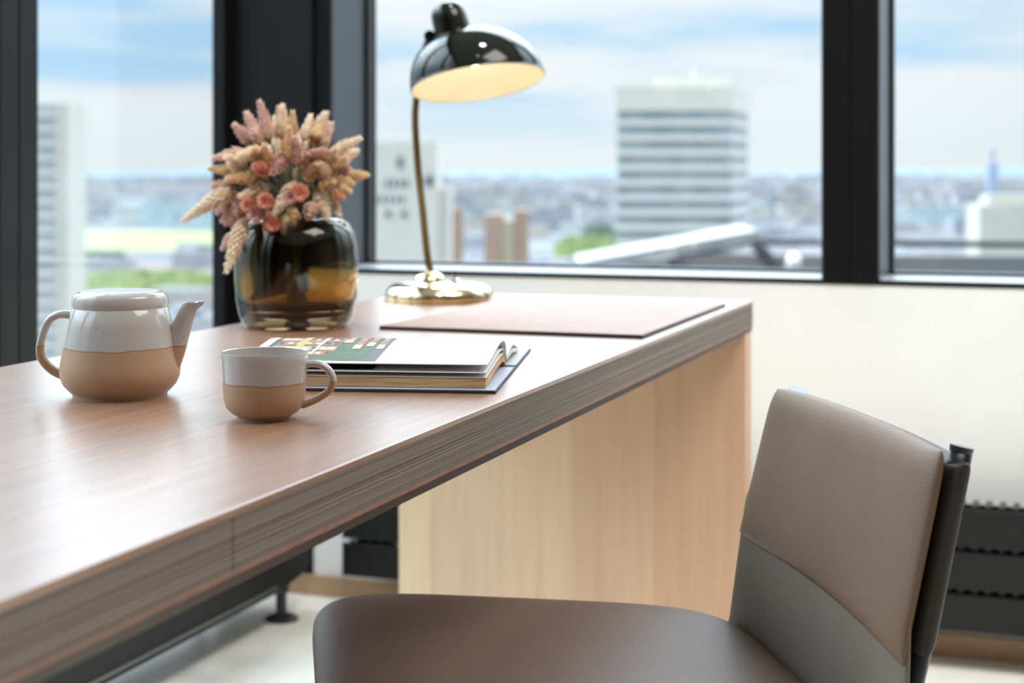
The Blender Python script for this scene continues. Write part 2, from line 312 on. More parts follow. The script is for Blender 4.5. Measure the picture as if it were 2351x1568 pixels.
# low black convector on feet along the left windows
cv = empty('convector_unit', (-1.616, 3.45-.2, 0)); tag(cv, 'long low black metal convector cabinet on round feet beneath the left windows', 'convector')
y0l, y1l = -3.9, 0.0
b = MB()
prof = [(y0l, .072), (-.13, .072), (-.02, .088), (0, .10), (0, .235), (y0l, .235)]
b.loft([[(x, y, z) for y, z in prof] for x in (-.25, 0.0)]); b.build('casing', M['radiator'], cv, False)
MB().box((-.002, y0l+.02, .083), (.005, -.16, .090), bev=.001).build('floor_lit_strip', M['lit_ledge'], cv, False)
for fx, fy in ((-.019, None), (-.22, None)):
    for k, yy in enumerate((0.0, -1.1, -2.2, -3.3)):
        fxw, fyw = W(-.4987, 3.516); yl = fyw-3.25+.0+yy-.0
        ft = MB().lathe([(.012, .006), (.012, .085)], 24, (fx, yl, 0)); ft.lathe([(.017, .06), (.017, .075)], 24, (fx, yl, 0))
        ft.lathe([(.0385, 0), (.0385, .004), (.030, .009), (.012, .013)], 32, (fx, yl, 0)); ft.build('foot', M['cap'], cv, True, A)

# radiator on the far wall
rd = empty('radiator', (-1.537, YB-.03, 0)); tag(rd, 'black panel radiator with three flat bars and fins low on white wall', 'radiator')
RW = 2.5
for k, (za, zb) in enumerate(((.080, .152), (.162, .234), (.244, .316))):
    MB().box((0, -.086, za), (RW, -.074, zb), bev=.003).build('front_bar', M['radiator'], rd, False)
fz = MB()
n = 96
for k in range(n):
    x = .03+k*(RW-.05)/n; fz.box((x, -.073, .085), (x+.011, -.012, .3215), bev=.0)
fo = fz.build('fin_row', M['fin'], rd, False); fo['kind'] = 'stuff'
MB().box((0, -.012, .082), (RW, -.004, .312), bev=.002).build('rear_bar', M['radiator'], rd, False)
for x in (.02, .13, .9, 1.8):
    bo = MB().box((x, -.09, .1545), (x+.02, -.012, .1605)).box((x, -.012, .14), (x+.02, .028, .18)); bo.build('bracket', M['chrome'], rd, False)

# ------------------------------------------------------------------ desk
dx1, dx0, dy1, dy0 = -.5534, -1.206, 2.860, .20
dk = empty('desk', ((dx0+dx1)/2, (dy0+dy1)/2, 0)); tag(dk, 'long pale wooden desk with thick laminated edge and slab end panels', 'desk')
ox, oy = dk.location.x, dk.location.y
def dbox(mb, a, b, **k): return mb.box((a[0]-ox, a[1]-oy, a[2]), (b[0]-ox, b[1]-oy, b[2]), **k)
def place_world(o): o.data.transform(Matrix.Translation((0, 0, 0))); return o
tp = MB(); dbox(tp, (dx0, dy0, DESK-.006), (dx1, dy1, DESK), bev=.0012); tp.build('desk_top', M['desk_top'], dk, False)
core = MB(); dbox(core, (dx0+.001, dy0+.001, DESK-.054), (dx1-.004, dy1-.001, DESK-.006)); core.build('core', M['desk_lip'], dk, False)
JY = at(535, 1168)[1]
for ya, yb in ((dy0, JY-.0006), (JY+.0006, dy1)):
    e = MB(); dbox(e, (dx1-.0045, ya, DESK-.0425), (dx1+.0002, yb, DESK-.0062), bev=.0004); e.build('edge_board', M['desk_edge'], dk, False)
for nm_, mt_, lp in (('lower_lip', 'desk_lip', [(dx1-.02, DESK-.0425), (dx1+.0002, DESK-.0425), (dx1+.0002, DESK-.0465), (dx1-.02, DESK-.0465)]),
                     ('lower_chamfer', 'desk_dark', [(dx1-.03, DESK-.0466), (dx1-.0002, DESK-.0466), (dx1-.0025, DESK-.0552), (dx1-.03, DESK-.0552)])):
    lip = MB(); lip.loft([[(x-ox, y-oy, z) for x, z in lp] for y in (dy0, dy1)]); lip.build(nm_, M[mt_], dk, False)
def endp(ya, yb, name):
    e = MB(); e.box((dx0-.004+0, ya, 0), (dx1-.002, yb, DESK-.0545), bev=.001)
    o = e.build(name, M['desk_panel'], dk, False); o.location = (-ox, -oy, 0); return o
endp(2.806, 2.858, 'end_panel'); endp(.202, .254, 'end_panel')

# ------------------------------------------------------------------ desk mat
mt = empty('desk_mat', (-.7695, 2.445, DESK)); tag(mt, 'thin brown leather desk mat lying flat at the far right desk corner', 'desk mat')
MB().box((-.1975, -.275, 0), (.1975, .275, .0042), bev=.0012).build('mat_base', M['mat_edge'], mt, False)
MB().box((-.1965, -.274, .0040), (.1965, .274, .0054), bev=.0006).build('mat_surface', M['mat'], mt, False)

# ------------------------------------------------------------------ teapot
x, y = W((276-1175.5)/FPX*1.68, 1.68)
tpot = empty('teapot', (x, y, DESK), TH); tag(tpot, 'half glazed cream stoneware teapot with flat lid on the desk', 'teapot')
body = [(.0, .003), (.040, .003), (.0455, 0), (.0475, 0), (.0478, .003), (.0515, .0065), (.0570, .0125), (.0603, .020), (.0611, .0275), (.0600, .0345), (.0570, .052), (.0530, .072), (.0490, .0905), (.0478, .0915), (.0455, .0905), (.0500, .070), (.0560, .035), (.0555, .022), (.047, .010), (.0, .008)]
def smooth_prof(p, n=4):
    q = spline([(r, 0, z) for r, z in p], n); return [(max(v.x, .0), v.z) for v in q]
MB().lathe([(max(r, .0003), z) for r, z in body], 96, cap0=True, cap1=True).build('pot_body', M['pot'], tpot, True, math.radians(60))
lid = [(.0004, .0895), (.0440, .0895), (.0480, .0922), (.0488, .0955), (.0487, .0985), (.0475, .1030), (.0445, .1062), (.0405, .1078), (.0390, .1082), (.030, .1085), (.0004, .1087)]
MB().lathe(smooth_prof(lid, 3), 96).build('lid', M['lid'], tpot, True, math.radians(60))
hp = [(-.0440, 0, .0815), (-.0530, 0, .0835), (-.0640, 0, .0833), (-.0735, 0, .0770), (-.0800, 0, .0620), (-.0828, 0, .0480), (-.0800, 0, .0370), (-.0700, 0, .0265), (-.0560, 0, .0195)]
MB().tube(spline(hp, 6), [.0062+.0012*abs(math.cos(i/48*math.pi)) for i in range(49)], 20, flat=.62, up=(0, 1, 0)).build('handle', M['pot'], tpot, True)
# spout: wide root, tapered to a cut lip; open at the top
rings = []; inner = []
for (cx, cz, rx, ang) in ((.0455, .0270, .0140, 1.15), (.0500, .0370, .0138, 1.15), (.0548, .0480, .0128, 1.15), (.0590, .0590, .0116, 1.15), (.0640, .0725, .0102, 1.18), (.0680, .0830, .0092, 1.25), (.0708, .0900, .0086, 1.40), (.0728, .0945, .0086, 1.52), (.0738, .0962, .0089, 1.57)):
    nx, nz_ = math.sin(ang), -math.cos(ang)    # in-plane cross axis
    k = 24; rg = []; ig = []
    for j in range(k):
        a = 2*math.pi*j/k; c, s_ = math.cos(a), math.sin(a)
        ext = 1.0 + (.55 if (cz > .0935 and c > .3) else 0)*max(0, c)
        rg.append((cx+nx*rx*c*ext, s_*rx*.82, cz+nz_*rx*c + (.0012 if cz > .095 and c > .6 else 0)))
        ig.append((cx+nx*rx*.72*c*ext, s_*rx*.58, cz+nz_*rx*.72*c+(.0012 if cz > .095 and c > .6 else 0)))
    rings.append(rg); inner.append(ig)
MB().loft(rings+inner[::-1], True, True).build('spout', M['pot'], tpot, True, math.radians(70))

# ------------------------------------------------------------------ cup
x, y = W((607.5-1175.5)/FPX*1.526, 1.526)
cp = empty('tea_cup', (x, y, DESK), TH); tag(cp, 'half glazed cream stoneware cup with looped handle in front of the open book', 'cup')
outer = [(.0003, .0025), (.0215, .0025), (.0235, 0), (.0252, 0), (.0256, .003), (.0310, .0062), (.0355, .0112), (.0377, .0180), (.0384, .0260), (.0390, .0380), (.0402, .0560), (.0406, .0620), (.0402, .0630), (.0388, .0624), (.0383, .0560), (.0370, .0380), (.0362, .0240), (.0340, .0150), (.0280, .0085), (.0003, .0065)]
MB().lathe(outer, 96).build('cup_body', M['cup'], cp, True, math.radians(60))
hp = [(.0370, 0, .0500), (.0420, 0, .0515), (.0520, 0, .0508), (.0600, 0, .0455), (.0642, 0, .0365), (.0612, 0, .0270), (.0520, 0, .0200), (.0430, 0, .0155), (.0350, 0, .0125)]
MB().tube(spline(hp, 6), .0052, 20, flat=.66, up=(0, 1, 0)).build('handle', M['cup'], cp, True)

# ------------------------------------------------------------------ open book
gx, gy = at(1186, 849, DESK)
bk = empty('open_book', (gx-.972*.0105, gy-.233*.0105, DESK), math.atan2(-.972, .233)); tag(bk, 'thick open picture book lying between the cup and the leather desk mat', 'book')
LB = .268
MB().box((.003, -LB-.008, 0), (.204, .009, .0032), bev=.0008).build('front_cover', [M['cover']], bk, False)
MB().box((.005, -LB-.006, .0032), (.2025, .0078, .0037)).build('endpaper', M['endpaper'], bk, False)
MB().box((-.0125, -LB-.008, 0), (.0028, .009, .0026), bev=.001).build('spine', M['cover'], bk, False)
cvb = MB().box((-.200, -LB-.008, 0), (-.0128, .009, .0032), bev=.0008); cvb.build('back_cover', M['cover'], bk, False)
MB().box((-.198, -LB-.006, .0032), (-.0145, .0078, .0037)).build('endpaper', M['endpaper'], bk, False)
def arch(edge_w, edge_z, peak_w, peak_z, g_z, g_w=-.004, n=28):
    pts = spline([(g_w, 0, g_z), (g_w+.30*(peak_w-g_w), 0, g_z+.78*(peak_z-g_z)), (peak_w, 0, peak_z), (peak_w+.30*(edge_w-peak_w), 0, peak_z-.16*(peak_z-edge_z)), (peak_w+.65*(edge_w-peak_w), 0, edge_z+.40*(peak_z-edge_z)), (edge_w, 0, edge_z)], 8)
    return [(p.x, p.z) for p in pts]
def slabs(top, bot, y0, y1, name, mat, mats_side=None):
    n = len(top); mb = MB(); ring = top+bot[::-1]
    k = 8
    rings = [[(w, y0+(y1-y0)*i/k, z) for w, z in ring] for i in range(k+1)]
    mb.loft(rings); return mb.build(name, mat, bk, True, math.radians(40))
def off(c, d): return [(w, z-d) for w, z in c]
b_top = arch(.192, .0148, .045, .0215, .008); b_bot = arch(.192, .0042, .040, .0125, .0045)
slabs(b_top, b_bot, -LB+.004, -.003, 'page_block', M['page_edge'])
c1 = arch(.1925, .0156, .045, .0226, .009); slabs(c1, off(c1, .0005), -LB+.003, -.002, 'page', M['paper'])
c2 = arch(.193, .0205, .047, .0285, .0095); slabs(c2, off(c2, .0006), -LB+.003, -.002, 'page', M['paper'])
c3 = arch(.1915, .0290, .052, .0390, .010); slabs(c3, off(c3, .0010), -LB+.002, -.001, 'page', M['paper'])
cr = arch(.15, .0042, .036, .0085, .0042); slabs(cr, off(cr, .0004), -LB+.01, -.006, 'page', M['red_paper'])
def mirror(c, s=1.0): return [(-w*s-.006, z) for w, z in c]
f_top = arch(.150, .0075, .070, .0150, .007); f_bot = arch(.150, .0042, .060, .0105, .0045)
slabs(mirror(f_top), mirror(f_bot), -LB+.004, -.003, 'page_block', M['paper'])
fy = arch(.13, .0045, .050, .0075, .0045); slabs(mirror(fy), mirror(off(fy, .0003)), -LB+.01, -.004, 'page', M['yellow_paper'])
fc = arch(.140, .0100, .072, .0205, .009); slabs(mirror(fc), mirror(off(fc, .0010)), -LB+.003, -.002, 'page', M['paper'])
# printed picture and small type on the curved page
def curve_at(c, w):
    for (w0, z0), (w1_, z1) in zip(c, c[1:]):
        if w0 <= w <= w1_: t = (w-w0)/(w1_-w0); return z0+(z1-z0)*t
    return c[-1][1]
pal = {'lawn': noisy('printed_lawn', (.035, .095, .035), (.085, .13, .07), 60, .55), 'dark': noisy('printed_shade', (.02, .035, .022), (.05, .06, .045), 90, .55),
       'brick': noisy('printed_brick', (.28, .13, .075), (.38, .20, .12), 150, .55), 'gold': pr('printed_sand_wall', (.60, .36, .12), .55), 'cream': pr('printed_cream_wall', (.68, .52, .36), .55),
       'pink': pr('printed_pink_wall', (.60, .36, .26), .55), 'slate': pr('printed_roof', (.10, .105, .12), .55), 'ink': pr('printed_ink', (.12, .12, .12), .6), 'white': pr('printed_path', (.75, .75, .74), .6)}
pk = list(pal)
pic = MB()
def patch(mb, c, y0, y1, w0, w1_, key, lift=.00025, skew=0):
    n = max(2, int((w1_-w0)/.006)); vs = []
    for i in range(n+1):
        w = w0+(w1_-w0)*i/n; z = curve_at(c, w)+lift; dy = skew*(i/n)
        vs += [(w, y0+dy, z), (w, y1+dy, z)]
    mb.add(vs, [(2*i, 2*i+1, 2*i+3, 2*i+2) for i in range(n)], pk.index(key))
PY0, PY1 = -.256, -.122
patch(pic, c3, PY0, PY1, .016, .183, 'lawn', .0002)
patch(pic, c3, PY0, -.222, .016, .183, 'dark', .0003)
patch(pic, c3, -.135, PY1, .016, .183, 'slate', .0003)
rnd = random.Random(4)
for i in range(5):                                     # long brick facade with rows of openings
    patch(pic, c3, -.250+.0, -.178, .030+.026*i, .050+.026*i, 'brick' if i % 2 == 0 else 'pink', .00045)
    for j in range(7): patch(pic, c3, -.248+.0105*j, -.2425+.0105*j, .033+.026*i, .044+.026*i, 'dark' if rnd.random() < .55 else 'cream', .0006)
patch(pic, c3, -.2255, -.2165, .018, .165, 'gold', .0008)
patch(pic, c3, -.2005, -.1975, .02, .15, 'white', .0008)
for (a, b_, w0, w1_) in ((-.176, -.166, .020, .085), (-.160, -.151, .018, .120), (-.147, -.1385, .018, .105), (-.1335, -.1255, .018, .118)):
    patch(pic, c3, a, b_, w0, w1_, 'brick', .0005)
    patch(pic, c3, a, b_, w1_-.022, w1_, 'cream', .0007)
    for q in range(3): patch(pic, c3, a+.001, b_-.001, w0+.006+q*.02, w0+.013+q*.02, 'slate' if q == 0 else 'pink', .0009)
patch(pic, c3, -.172, -.169, .018, .06, 'white', .0009)
pic.build('printed_photo', [pal[k] for k in pk], bk, True)
pic2 = MB(); patch(pic2, c2, PY0, PY1-.002, .05, .184, 'dark', .0002); pic2.build('printed_photo', [pal[k] for k in pk], bk, True)
ty = MB()
for i in range(3):
    w = .03
    while w < .095:
        l_ = rnd.uniform(.003, .008); patch(ty, c3, -.1185+i*.0035, -.1178+i*.0035, w, w+l_, 'ink', .0003); w += l_+.0015
for cq, a_, b_, w_ in ((c3, -.0125, -.0105, .160), (c2, -.0135, -.0115, .176)):
    pg = MB(); patch(pg, cq, a_, b_, w_, w_+.0025, 'ink', .0003); pg.build('page_number', [pal[k] for k in pk], bk, True)
ty.build('small_print', [pal[k] for k in pk], bk, True)

# ------------------------------------------------------------------ vase
vx, vy = W((681-1175.5)/FPX*2.408, 2.408)
vs_ = empty('glass_vase', (vx, vy, DESK), TH); tag(vs_, 'rounded smoky amber glass vase filled with dried flowers', 'vase')
vp = [(.0003, .0015), (.055, .0015), (.068, 0), (.0745, .0015), (.0800, .0080), (.0845, .0200), (.0885, .0420), (.0908, .0720), (.0912, .0980), (.0895, .1200), (.0850, .1400), (.0765, .1535), (.0660, .1600), (.0560, .1625), (.0535, .1620), (.0530, .1600), (.0620, .1560), (.0720, .1490), (.0795, .1370), (.0840, .1180), (.0855, .0980), (.0850, .0720), (.0820, .0440), (.0760, .0290), (.0640, .0215), (.045, .0190), (.0003, .0185)]
vb = MB().lathe(vp, 96); ni = 16*96
for q in range(len(vb.m)):
    if q//96 >= 15: vb.m[q] = 1
vb.m[-2] = 0; vb.m[-1] = 1
vb.build('vase_glass', [M['vase'], M['vase_in']], vs_, True, math.radians(50))

# ------------------------------------------------------------------ dried flowers
def flower_mat(name, base, mid, tip, fuzz):
    m = pr(name, base, .75); nt = m.node_tree; b = nt.nodes['Principled BSDF']; l = nt.links.new
    t = nd(nt, 'ShaderNodeTexCoord'); sp = nd(nt, 'ShaderNodeSeparateXYZ'); l(t.outputs['Generated'], sp.inputs[0])
    n = nd(nt, 'ShaderNodeTexNoise'); n.inputs['Scale'].default_value = 260; l(t.outputs['Object'], n.inputs[0])
    ma = nd(nt, 'ShaderNodeMath', operation='MULTIPLY_ADD'); l(n.outputs[0], ma.inputs[0]); ma.inputs[1].default_value = .5; l(sp.outputs[2], ma.inputs[2])
    r = ramp(nt, [(.2, base), (.62, mid), (1.1 if False else 1.0, tip)]); l(ma.outputs[0], r.inputs[0])
    at_ = nd(nt, 'ShaderNodeAttribute'); at_.attribute_name = 'fuzz'
    mm = nd(nt, 'ShaderNodeMix', data_type='RGBA'); l(at_.outputs['Fac'], mm.inputs[0]); l(r.outputs[0], mm.inputs[6]); mm.inputs[7].default_value = (*fuzz, 1); l(mm.outputs[2], b.inputs['Base Color'])
    tl = nd(nt, 'ShaderNodeBsdfTranslucent'); l(mm.outputs[2], tl.inputs[0]); mxs = nd(nt, 'ShaderNodeMixShader'); mxs.inputs[0].default_value = .38
    l(b.outputs[0], mxs.inputs[1]); l(tl.outputs[0], mxs.inputs[2]); l(mxs.outputs[0], nt.nodes['Material Output'].inputs[0]); return m
FM = {'P': flower_mat('dusty_pink_bracts', (.36, .18, .08), (.58, .28, .19), (.50, .19, .17), (.97, .80, .68)),
      'C': flower_mat('cream_bracts', (.50, .27, .10), (.70, .48, .25), (.76, .55, .36), (.97, .92, .76)),
      'G': flower_mat('golden_bracts', (.34, .16, .04), (.56, .31, .10), (.62, .34, .16), (.96, .80, .52)),
      'R': flower_mat('rusty_bracts', (.42, .12, .05), (.62, .21, .09), (.62, .22, .13), (.95, .55, .40))}
KIND = {'P': 'dusty pink', 'C': 'creamy white', 'G': 'golden tan', 'R': 'rust orange'}
FL = [(600,330,541,88,75,'P','topmost'),(560,350,440,160,90,'P',''),(480,350,375,222,80,'P',''),(640,330,625,120,50,'P',''),(670,330,665,112,75,'C','topmost'),
 (740,340,738,155,55,'G',''),(790,330,825,168,55,'C',''),(830,330,902,152,68,'C',''),(870,370,942,220,85,'P',''),(955,400,1128,318,72,'C','longest right'),
 (480,390,275,430,75,'P',''),(590,400,445,400,80,'C',''),(470,480,365,420,80,'C',''),(410,500,235,492,55,'G',''),(560,540,370,540,85,'G',''),
 (630,500,545,478,90,'R',''),(705,395,660,522,90,'P','blunt'),(780,480,775,300,75,'P',''),(868,485,832,410,92,'P',''),(960,420,870,388,70,'P',''),(940,545,915,450,82,'C',''),
 (990,540,1090,575,60,'G',''),(960,490,1060,430,50,'G',''),(1010,530,1068,480,52,'P',''),(400,600,270,585,70,'P',''),(400,600,95,805,92,'C','longest left'),
 (500,650,310,800,78,'P',''),(610,590,455,655,82,'C',''),(480,770,380,1075,95,'C','drooping'),(390,865,325,960,50,'P','lowest'),(770,560,652,765,85,'C',''),
 (735,700,760,890,76,'G',''),(630,740,605,835,85,'R',''),(880,610,960,770,92,'C',''),(975,670,1015,770,42,'C',''),(870,690,850,765,80,'P',''),
 (480,730,455,800,80,'R',''),(540,680,470,690,70,'R',''),(430,640,330,660,60,'P',''),(370,690,280,745,60,'P',''),(420,765,335,815,55,'P',''),(1000,590,1078,622,55,'G',''),
 (960,630,1040,655,50,'R',''),(700,400,690,300,60,'R',''),(835,380,832,285,55,'P',''),(650,400,640,300,60,'C',''),(705,750,700,868,48,'G',''),(740,450,735,250,60,'G',''),
 (560,340,600,230,60,'C',''),(560,450,540,370,60,'G',''),(900,600,990,560,70,'G',''),(600,480,600,350,70,'G',''),(820,560,900,470,70,'G',''),(470,560,380,470,60,'C',''),
 (930,470,1010,370,70,'C',''),(860,330,880,240,60,'G',''),(520,700,420,745,70,'P','')]
BALLS = [(615,665,40,'R'),(550,735,45,'P'),(815,615,44,'R'),(505,690,34,'R'),(650,800,34,'R'),(760,640,34,'P')]
FD = 2.408; PXM = FPX/FD
CX0, CZ0 = (664-681)/PXM, EYE-(399-385)/PXM-DESK      # bouquet centre in vase axes (x right, z up)
def loc_from_crop(cx, cy):
    u = 400+cx/2.614; v = 200+cy/2.614; return ((u-681)/PXM, EYE-(v-385)/PXM-DESK)
def spike(name, base, tip, wid, bend, mat, parent, seed, ball=False):
    """a seed spike: core plus overlapping pointed bracts set in spirals, each with a paler rim"""
    rnd = random.Random(seed); ax = tip-base; Ln = ax.length; zq = ax.to_track_quat('Z', 'X').to_matrix().to_4x4()
    vs = []; fs = []; fz = []
    nb = int(max(110, min(300, Ln/.00062*(1.0 if not ball else 1.1))))
    def rad(t):
        if ball: return wid*math.sqrt(max(0, 1-(2*t-1)**2))
        return wid*(min(1, (t/.22)**.6) if t < .22 else (1-((t-.22)/.78)**1.25))*1.0
    def cpos(t): return Vector((bend*math.sin(t*math.pi*.5)*t, 0, t*Ln))
    seg = 10; N = 12
    for i in range(N+1):
        t = i/N; c = cpos(t); r = rad(t)*.80+.0002
        for j in range(seg):
            a = 2*math.pi*j/seg; vs.append(c+Vector((r*math.cos(a), r*math.sin(a), 0))); fz.append(0.0)
    for i in range(N):
        for j in range(seg): fs.append((i*seg+j, i*seg+(j+1) % seg, (i+1)*seg+(j+1) % seg, (i+1)*seg+j))
    fs.append(tuple(range(seg))[::-1]); fs.append(tuple(N*seg+j for j in range(seg)))
    for k in range(nb):
        t = (k+.5)/nb*.97; a = k*2.39996; c = cpos(t); r = rad(t)
        if r < .0006: r = .0006
        s = (.0062+.0070*wid/.017)*(1-.35*t)*rnd.uniform(.8, 1.2)
        e = Vector((math.cos(a), math.sin(a), 0)); tn = Vector((-math.sin(a), math.cos(a), 0)); up = Vector((0, 0, 1))
        fl = .75 if ball else .52
        p0 = c+e*r*.72; d = (up+e*fl*rnd.uniform(.7, 1.3)).normalized(); w = s*.27; b0 = len(vs)
        vs += [p0-tn*w*.5, p0+tn*w*.5, p0+d*s*.45+tn*w+e*.0003, p0+d*s*.45-tn*w+e*.0003, p0+d*s+e*.0004, p0+d*s*.45+e*w*.7]
        fz += [0, 0, .9, .9, 1.0, .25]
        fs += [(b0, b0+1, b0+5), (b0+1, b0+2, b0+5), (b0+2, b0+4, b0+5), (b0+4, b0+3, b0+5), (b0+3, b0, b0+5)]
    me = bpy.data.meshes.new(name); me.from_pydata([tuple(v) for v in vs], [], fs); me.materials.append(mat)
    at_ = me.attributes.new('fuzz', 'FLOAT', 'POINT')
    for i, f in enumerate(fz): at_.data[i].value = f*rnd.uniform(.7, 1)
    o = bpy.data.objects.new(name, me); C.objects.link(o); o.parent = parent
    o.matrix_local = Matrix.Translation(base) @ zq
    return o
def stem_path(base, tip):
    a = random.Random(int(base.x*1e5)).uniform(0, 6.28); q = .026*random.Random(int(base.z*1e5)).random()
    mouth = Vector((q*math.cos(a), q*math.sin(a)*1.0, .166)); foot = Vector((-mouth.x*1.3+.01*math.cos(a), -mouth.y*1.3, .030))
    d = (tip-base).normalized(); mid = mouth.lerp(base, .55)+Vector((0, 0, .006))
    return spline([base+d*.004, base.lerp(mid, .35)-d*.004, mid, mouth, mouth.lerp(foot, .5), foot], 5)
R0 = .118
def zone(cx, cy):
    h = 'left' if cx < 480 else ('right' if cx > 830 else 'middle'); v = 'upper' if cy < 330 else ('lower' if cy > 600 else 'central')
    return h, v
used = {}
def unique(items):          # items: (label, u); look-alikes are told apart by their order from left to right
    by = {}
    for i, (lb, u) in enumerate(items): by.setdefault(lb, []).append((u, i))
    out = [None]*len(items); words = ['second', 'third', 'fourth', 'fifth', 'sixth']
    for lb, l_ in by.items():
        l_.sort()
        for k, (u, i) in enumerate(l_):
            if len(l_) == 1: out[i] = lb
            elif len(l_) == 2: out[i] = lb+(', the more left of the two' if k == 0 else ', the more right of the two')
            else: out[i] = lb+', '+('leftmost' if k == 0 else 'rightmost' if k == len(l_)-1 else words[k-1]+' from left')
    return out
def add_flower(base, tip, wid, key, label, ball=False, seed=0, bend=0, grp='dried flowers in the vase'):
    mid = base
    r = empty('dried_flower', tuple(Vector((vx, vy, DESK))+Matrix.Rotation(TH, 3, 'Z') @ base), TH)
    tag(r, label, 'flower', grp)
    spike('flower_head', Vector((0, 0, 0)), tip-base, wid, bend, FM[key], r, seed, ball)
    MB().tube([p-base for p in stem_path(base, tip)], .0011, 6).build('stem', M['stem_green'], r, True)
cnt = {}
def lab(key, cx, cy, extra, ball):
    h, v = zone(cx, cy); shape = 'round flower ball' if ball else 'dried flower spike'
    side = {'left': 'left', 'right': 'right', 'middle': 'middle'}[h]
    if extra == 'longest left': return 'long cream flower spike reaching furthest left past the column edge'
    if extra == 'longest right': return 'long cream flower spike reaching furthest right toward the lamp'
    if extra == 'drooping': return 'long pale flower spike drooping down over the left shoulder of the vase'
    if extra == 'lowest': return 'small pink flower tip hanging beside the vase at far left bottom'
    if extra == 'blunt': return 'blunt pale pink fluffy flower head facing forward in bouquet centre'
    if extra == 'topmost' and key == 'P': return 'pointed pink flower spike that is the tallest of the bouquet'
    if extra == 'topmost': return 'fluffy creamy rounded flower spike right of the tallest pink spike'
    return '%s %s, %s %s of the bouquet' % (KIND[key], 'flower ball' if ball else 'flower spike', {'upper': 'upper', 'central': 'mid', 'lower': 'lower'}[v], side)
def depth(x, z, k=1.0):
    d2 = (x-CX0)**2+((z-CZ0)*.95)**2; return -math.sqrt(max(0, R0*R0-d2))*k
FLAB = unique([(lab(f[5], (f[0]+f[2])/2, (f[1]+f[3])/2, f[6], False), f[2]) for f in FL]); BLAB = unique([(lab(b_[3], b_[0], b_[1], '', True), b_[0]) for b_ in BALLS])
for i, (bx, by, tx, ty_, w, key, extra) in enumerate(FL):
    b2 = loc_from_crop(bx, by); t2 = loc_from_crop(tx, ty_); rr = random.Random(i*7+1)
    db = depth(*b2, .62)*rr.uniform(.75, 1.05); dt = depth(*t2, .9)
    if by < 420 and ty_ < 350: db *= rr.uniform(.1, .9); dt = db*rr.uniform(.2, 1.1)
    if extra == 'drooping': db, dt = -.075, -.104
    if extra == 'lowest': db, dt = -.03, -.05
    if extra == 'longest left': db, dt = -.07, -.05
    base = Vector((b2[0], db, b2[1])); tip = Vector((t2[0], dt, t2[1]))
    wr = w/2/2.614/PXM*1.12
    lb = FLAB[i]
    add_flower(base, tip, wr, key, lb, seed=i+10, bend=rr.uniform(-.004, .004) if (tip-base).length > .04 else 0)
for i, (bx, by, r_, key) in enumerate(BALLS):
    b2 = loc_from_crop(bx, by); d = depth(*b2, .95); wr = r_/2.614/PXM
    tip = Vector((b2[0], d-wr*.8, b2[1]-wr*.3)); base = tip+Vector(((CX0-b2[0])*.12, wr*1.75, .002))
    add_flower(base, tip, wr, key, BLAB[i], ball=True, seed=90+i, grp='round dried flower balls in the vase')
# the far side of the bouquet
for i in range(16):
    rr = random.Random(500+i); a = math.radians(15+150*rr.random()); el = math.radians(rr.uniform(-5, 65))
    d = Vector((math.cos(a)*math.cos(el), math.sin(a)*math.cos(el), math.sin(el))); c = Vector((CX0+.01, 0, CZ0-.01))
    add_flower(c+d*.055, c+d*rr.uniform(.095, .115), .013, rr.choice('PCG'), 'dried flower spike on the window side of the bouquet, behind the front ones', seed=600+i)

# ------------------------------------------------------------------ lamp
lx, ly = W((1009-1175.5)/FPX*2.89, 2.89)
lm = empty('desk_lamp', (lx, ly, DESK), TH); tag(lm, 'brass desk lamp with glossy black domed shade at the far end of the desk', 'lamp')
LP = FPX/2.89
def lp(u, v, dy=0.0):
    Y = 2.89+dy; return Vector(((u-1175.5)*Y/FPX-(1009-1175.5)/LP, dy, EYE-(v-385)*Y/FPX-DESK))
MB().lathe(smooth_prof([(.0004, 0), (.090, 0), (.0945, .0012), (.0960, .008), (.0940, .017), (.0870, .0255), (.073, .0312), (.050, .0342), (.030, .0352), (.0004, .0356)], 3), 96).build('lamp_base', M['brass'], lm, True, math.radians(50))
hub = (-.0175, .004, .0346)
MB().lathe([(.0275, 0), (.0275, .003), (.0255, .0075), (.0200, .0120), (.0130, .0150), (.0085, .0165), (.0075, .024), (.0003, .024)], 48, hub).build('hub', M['brass'], lm, True, math.radians(50))
sw = MB().lathe([(.0085, 0), (.0085, .003), (.005, .005), (.005, .009), (.0003, .009)], 24, (.028, -.012, .0346)); sw.build('switch', M['chrome'], lm, True, A)
MB().tube([(.028, -.012, .042), (.0285, -.013, .054)], [.0022, .0030], 10).build('switch_lever', M['cap'], lm, True)
sp_ = spline([(hub[0], hub[1], .052), lp(979, 570, .012), lp(970, 480, .028), lp(961, 400, .042), lp(955, 320, .052), lp(953, 265, .058), lp(957, 215, .060), lp(966, 160, .055), lp(980, 110, .040), lp(992, 88, .018), lp(1003, 80, .004)], 8)
MB().tube(sp_, .0065, 20).build('stem', M['brass_dark'], lm, True)
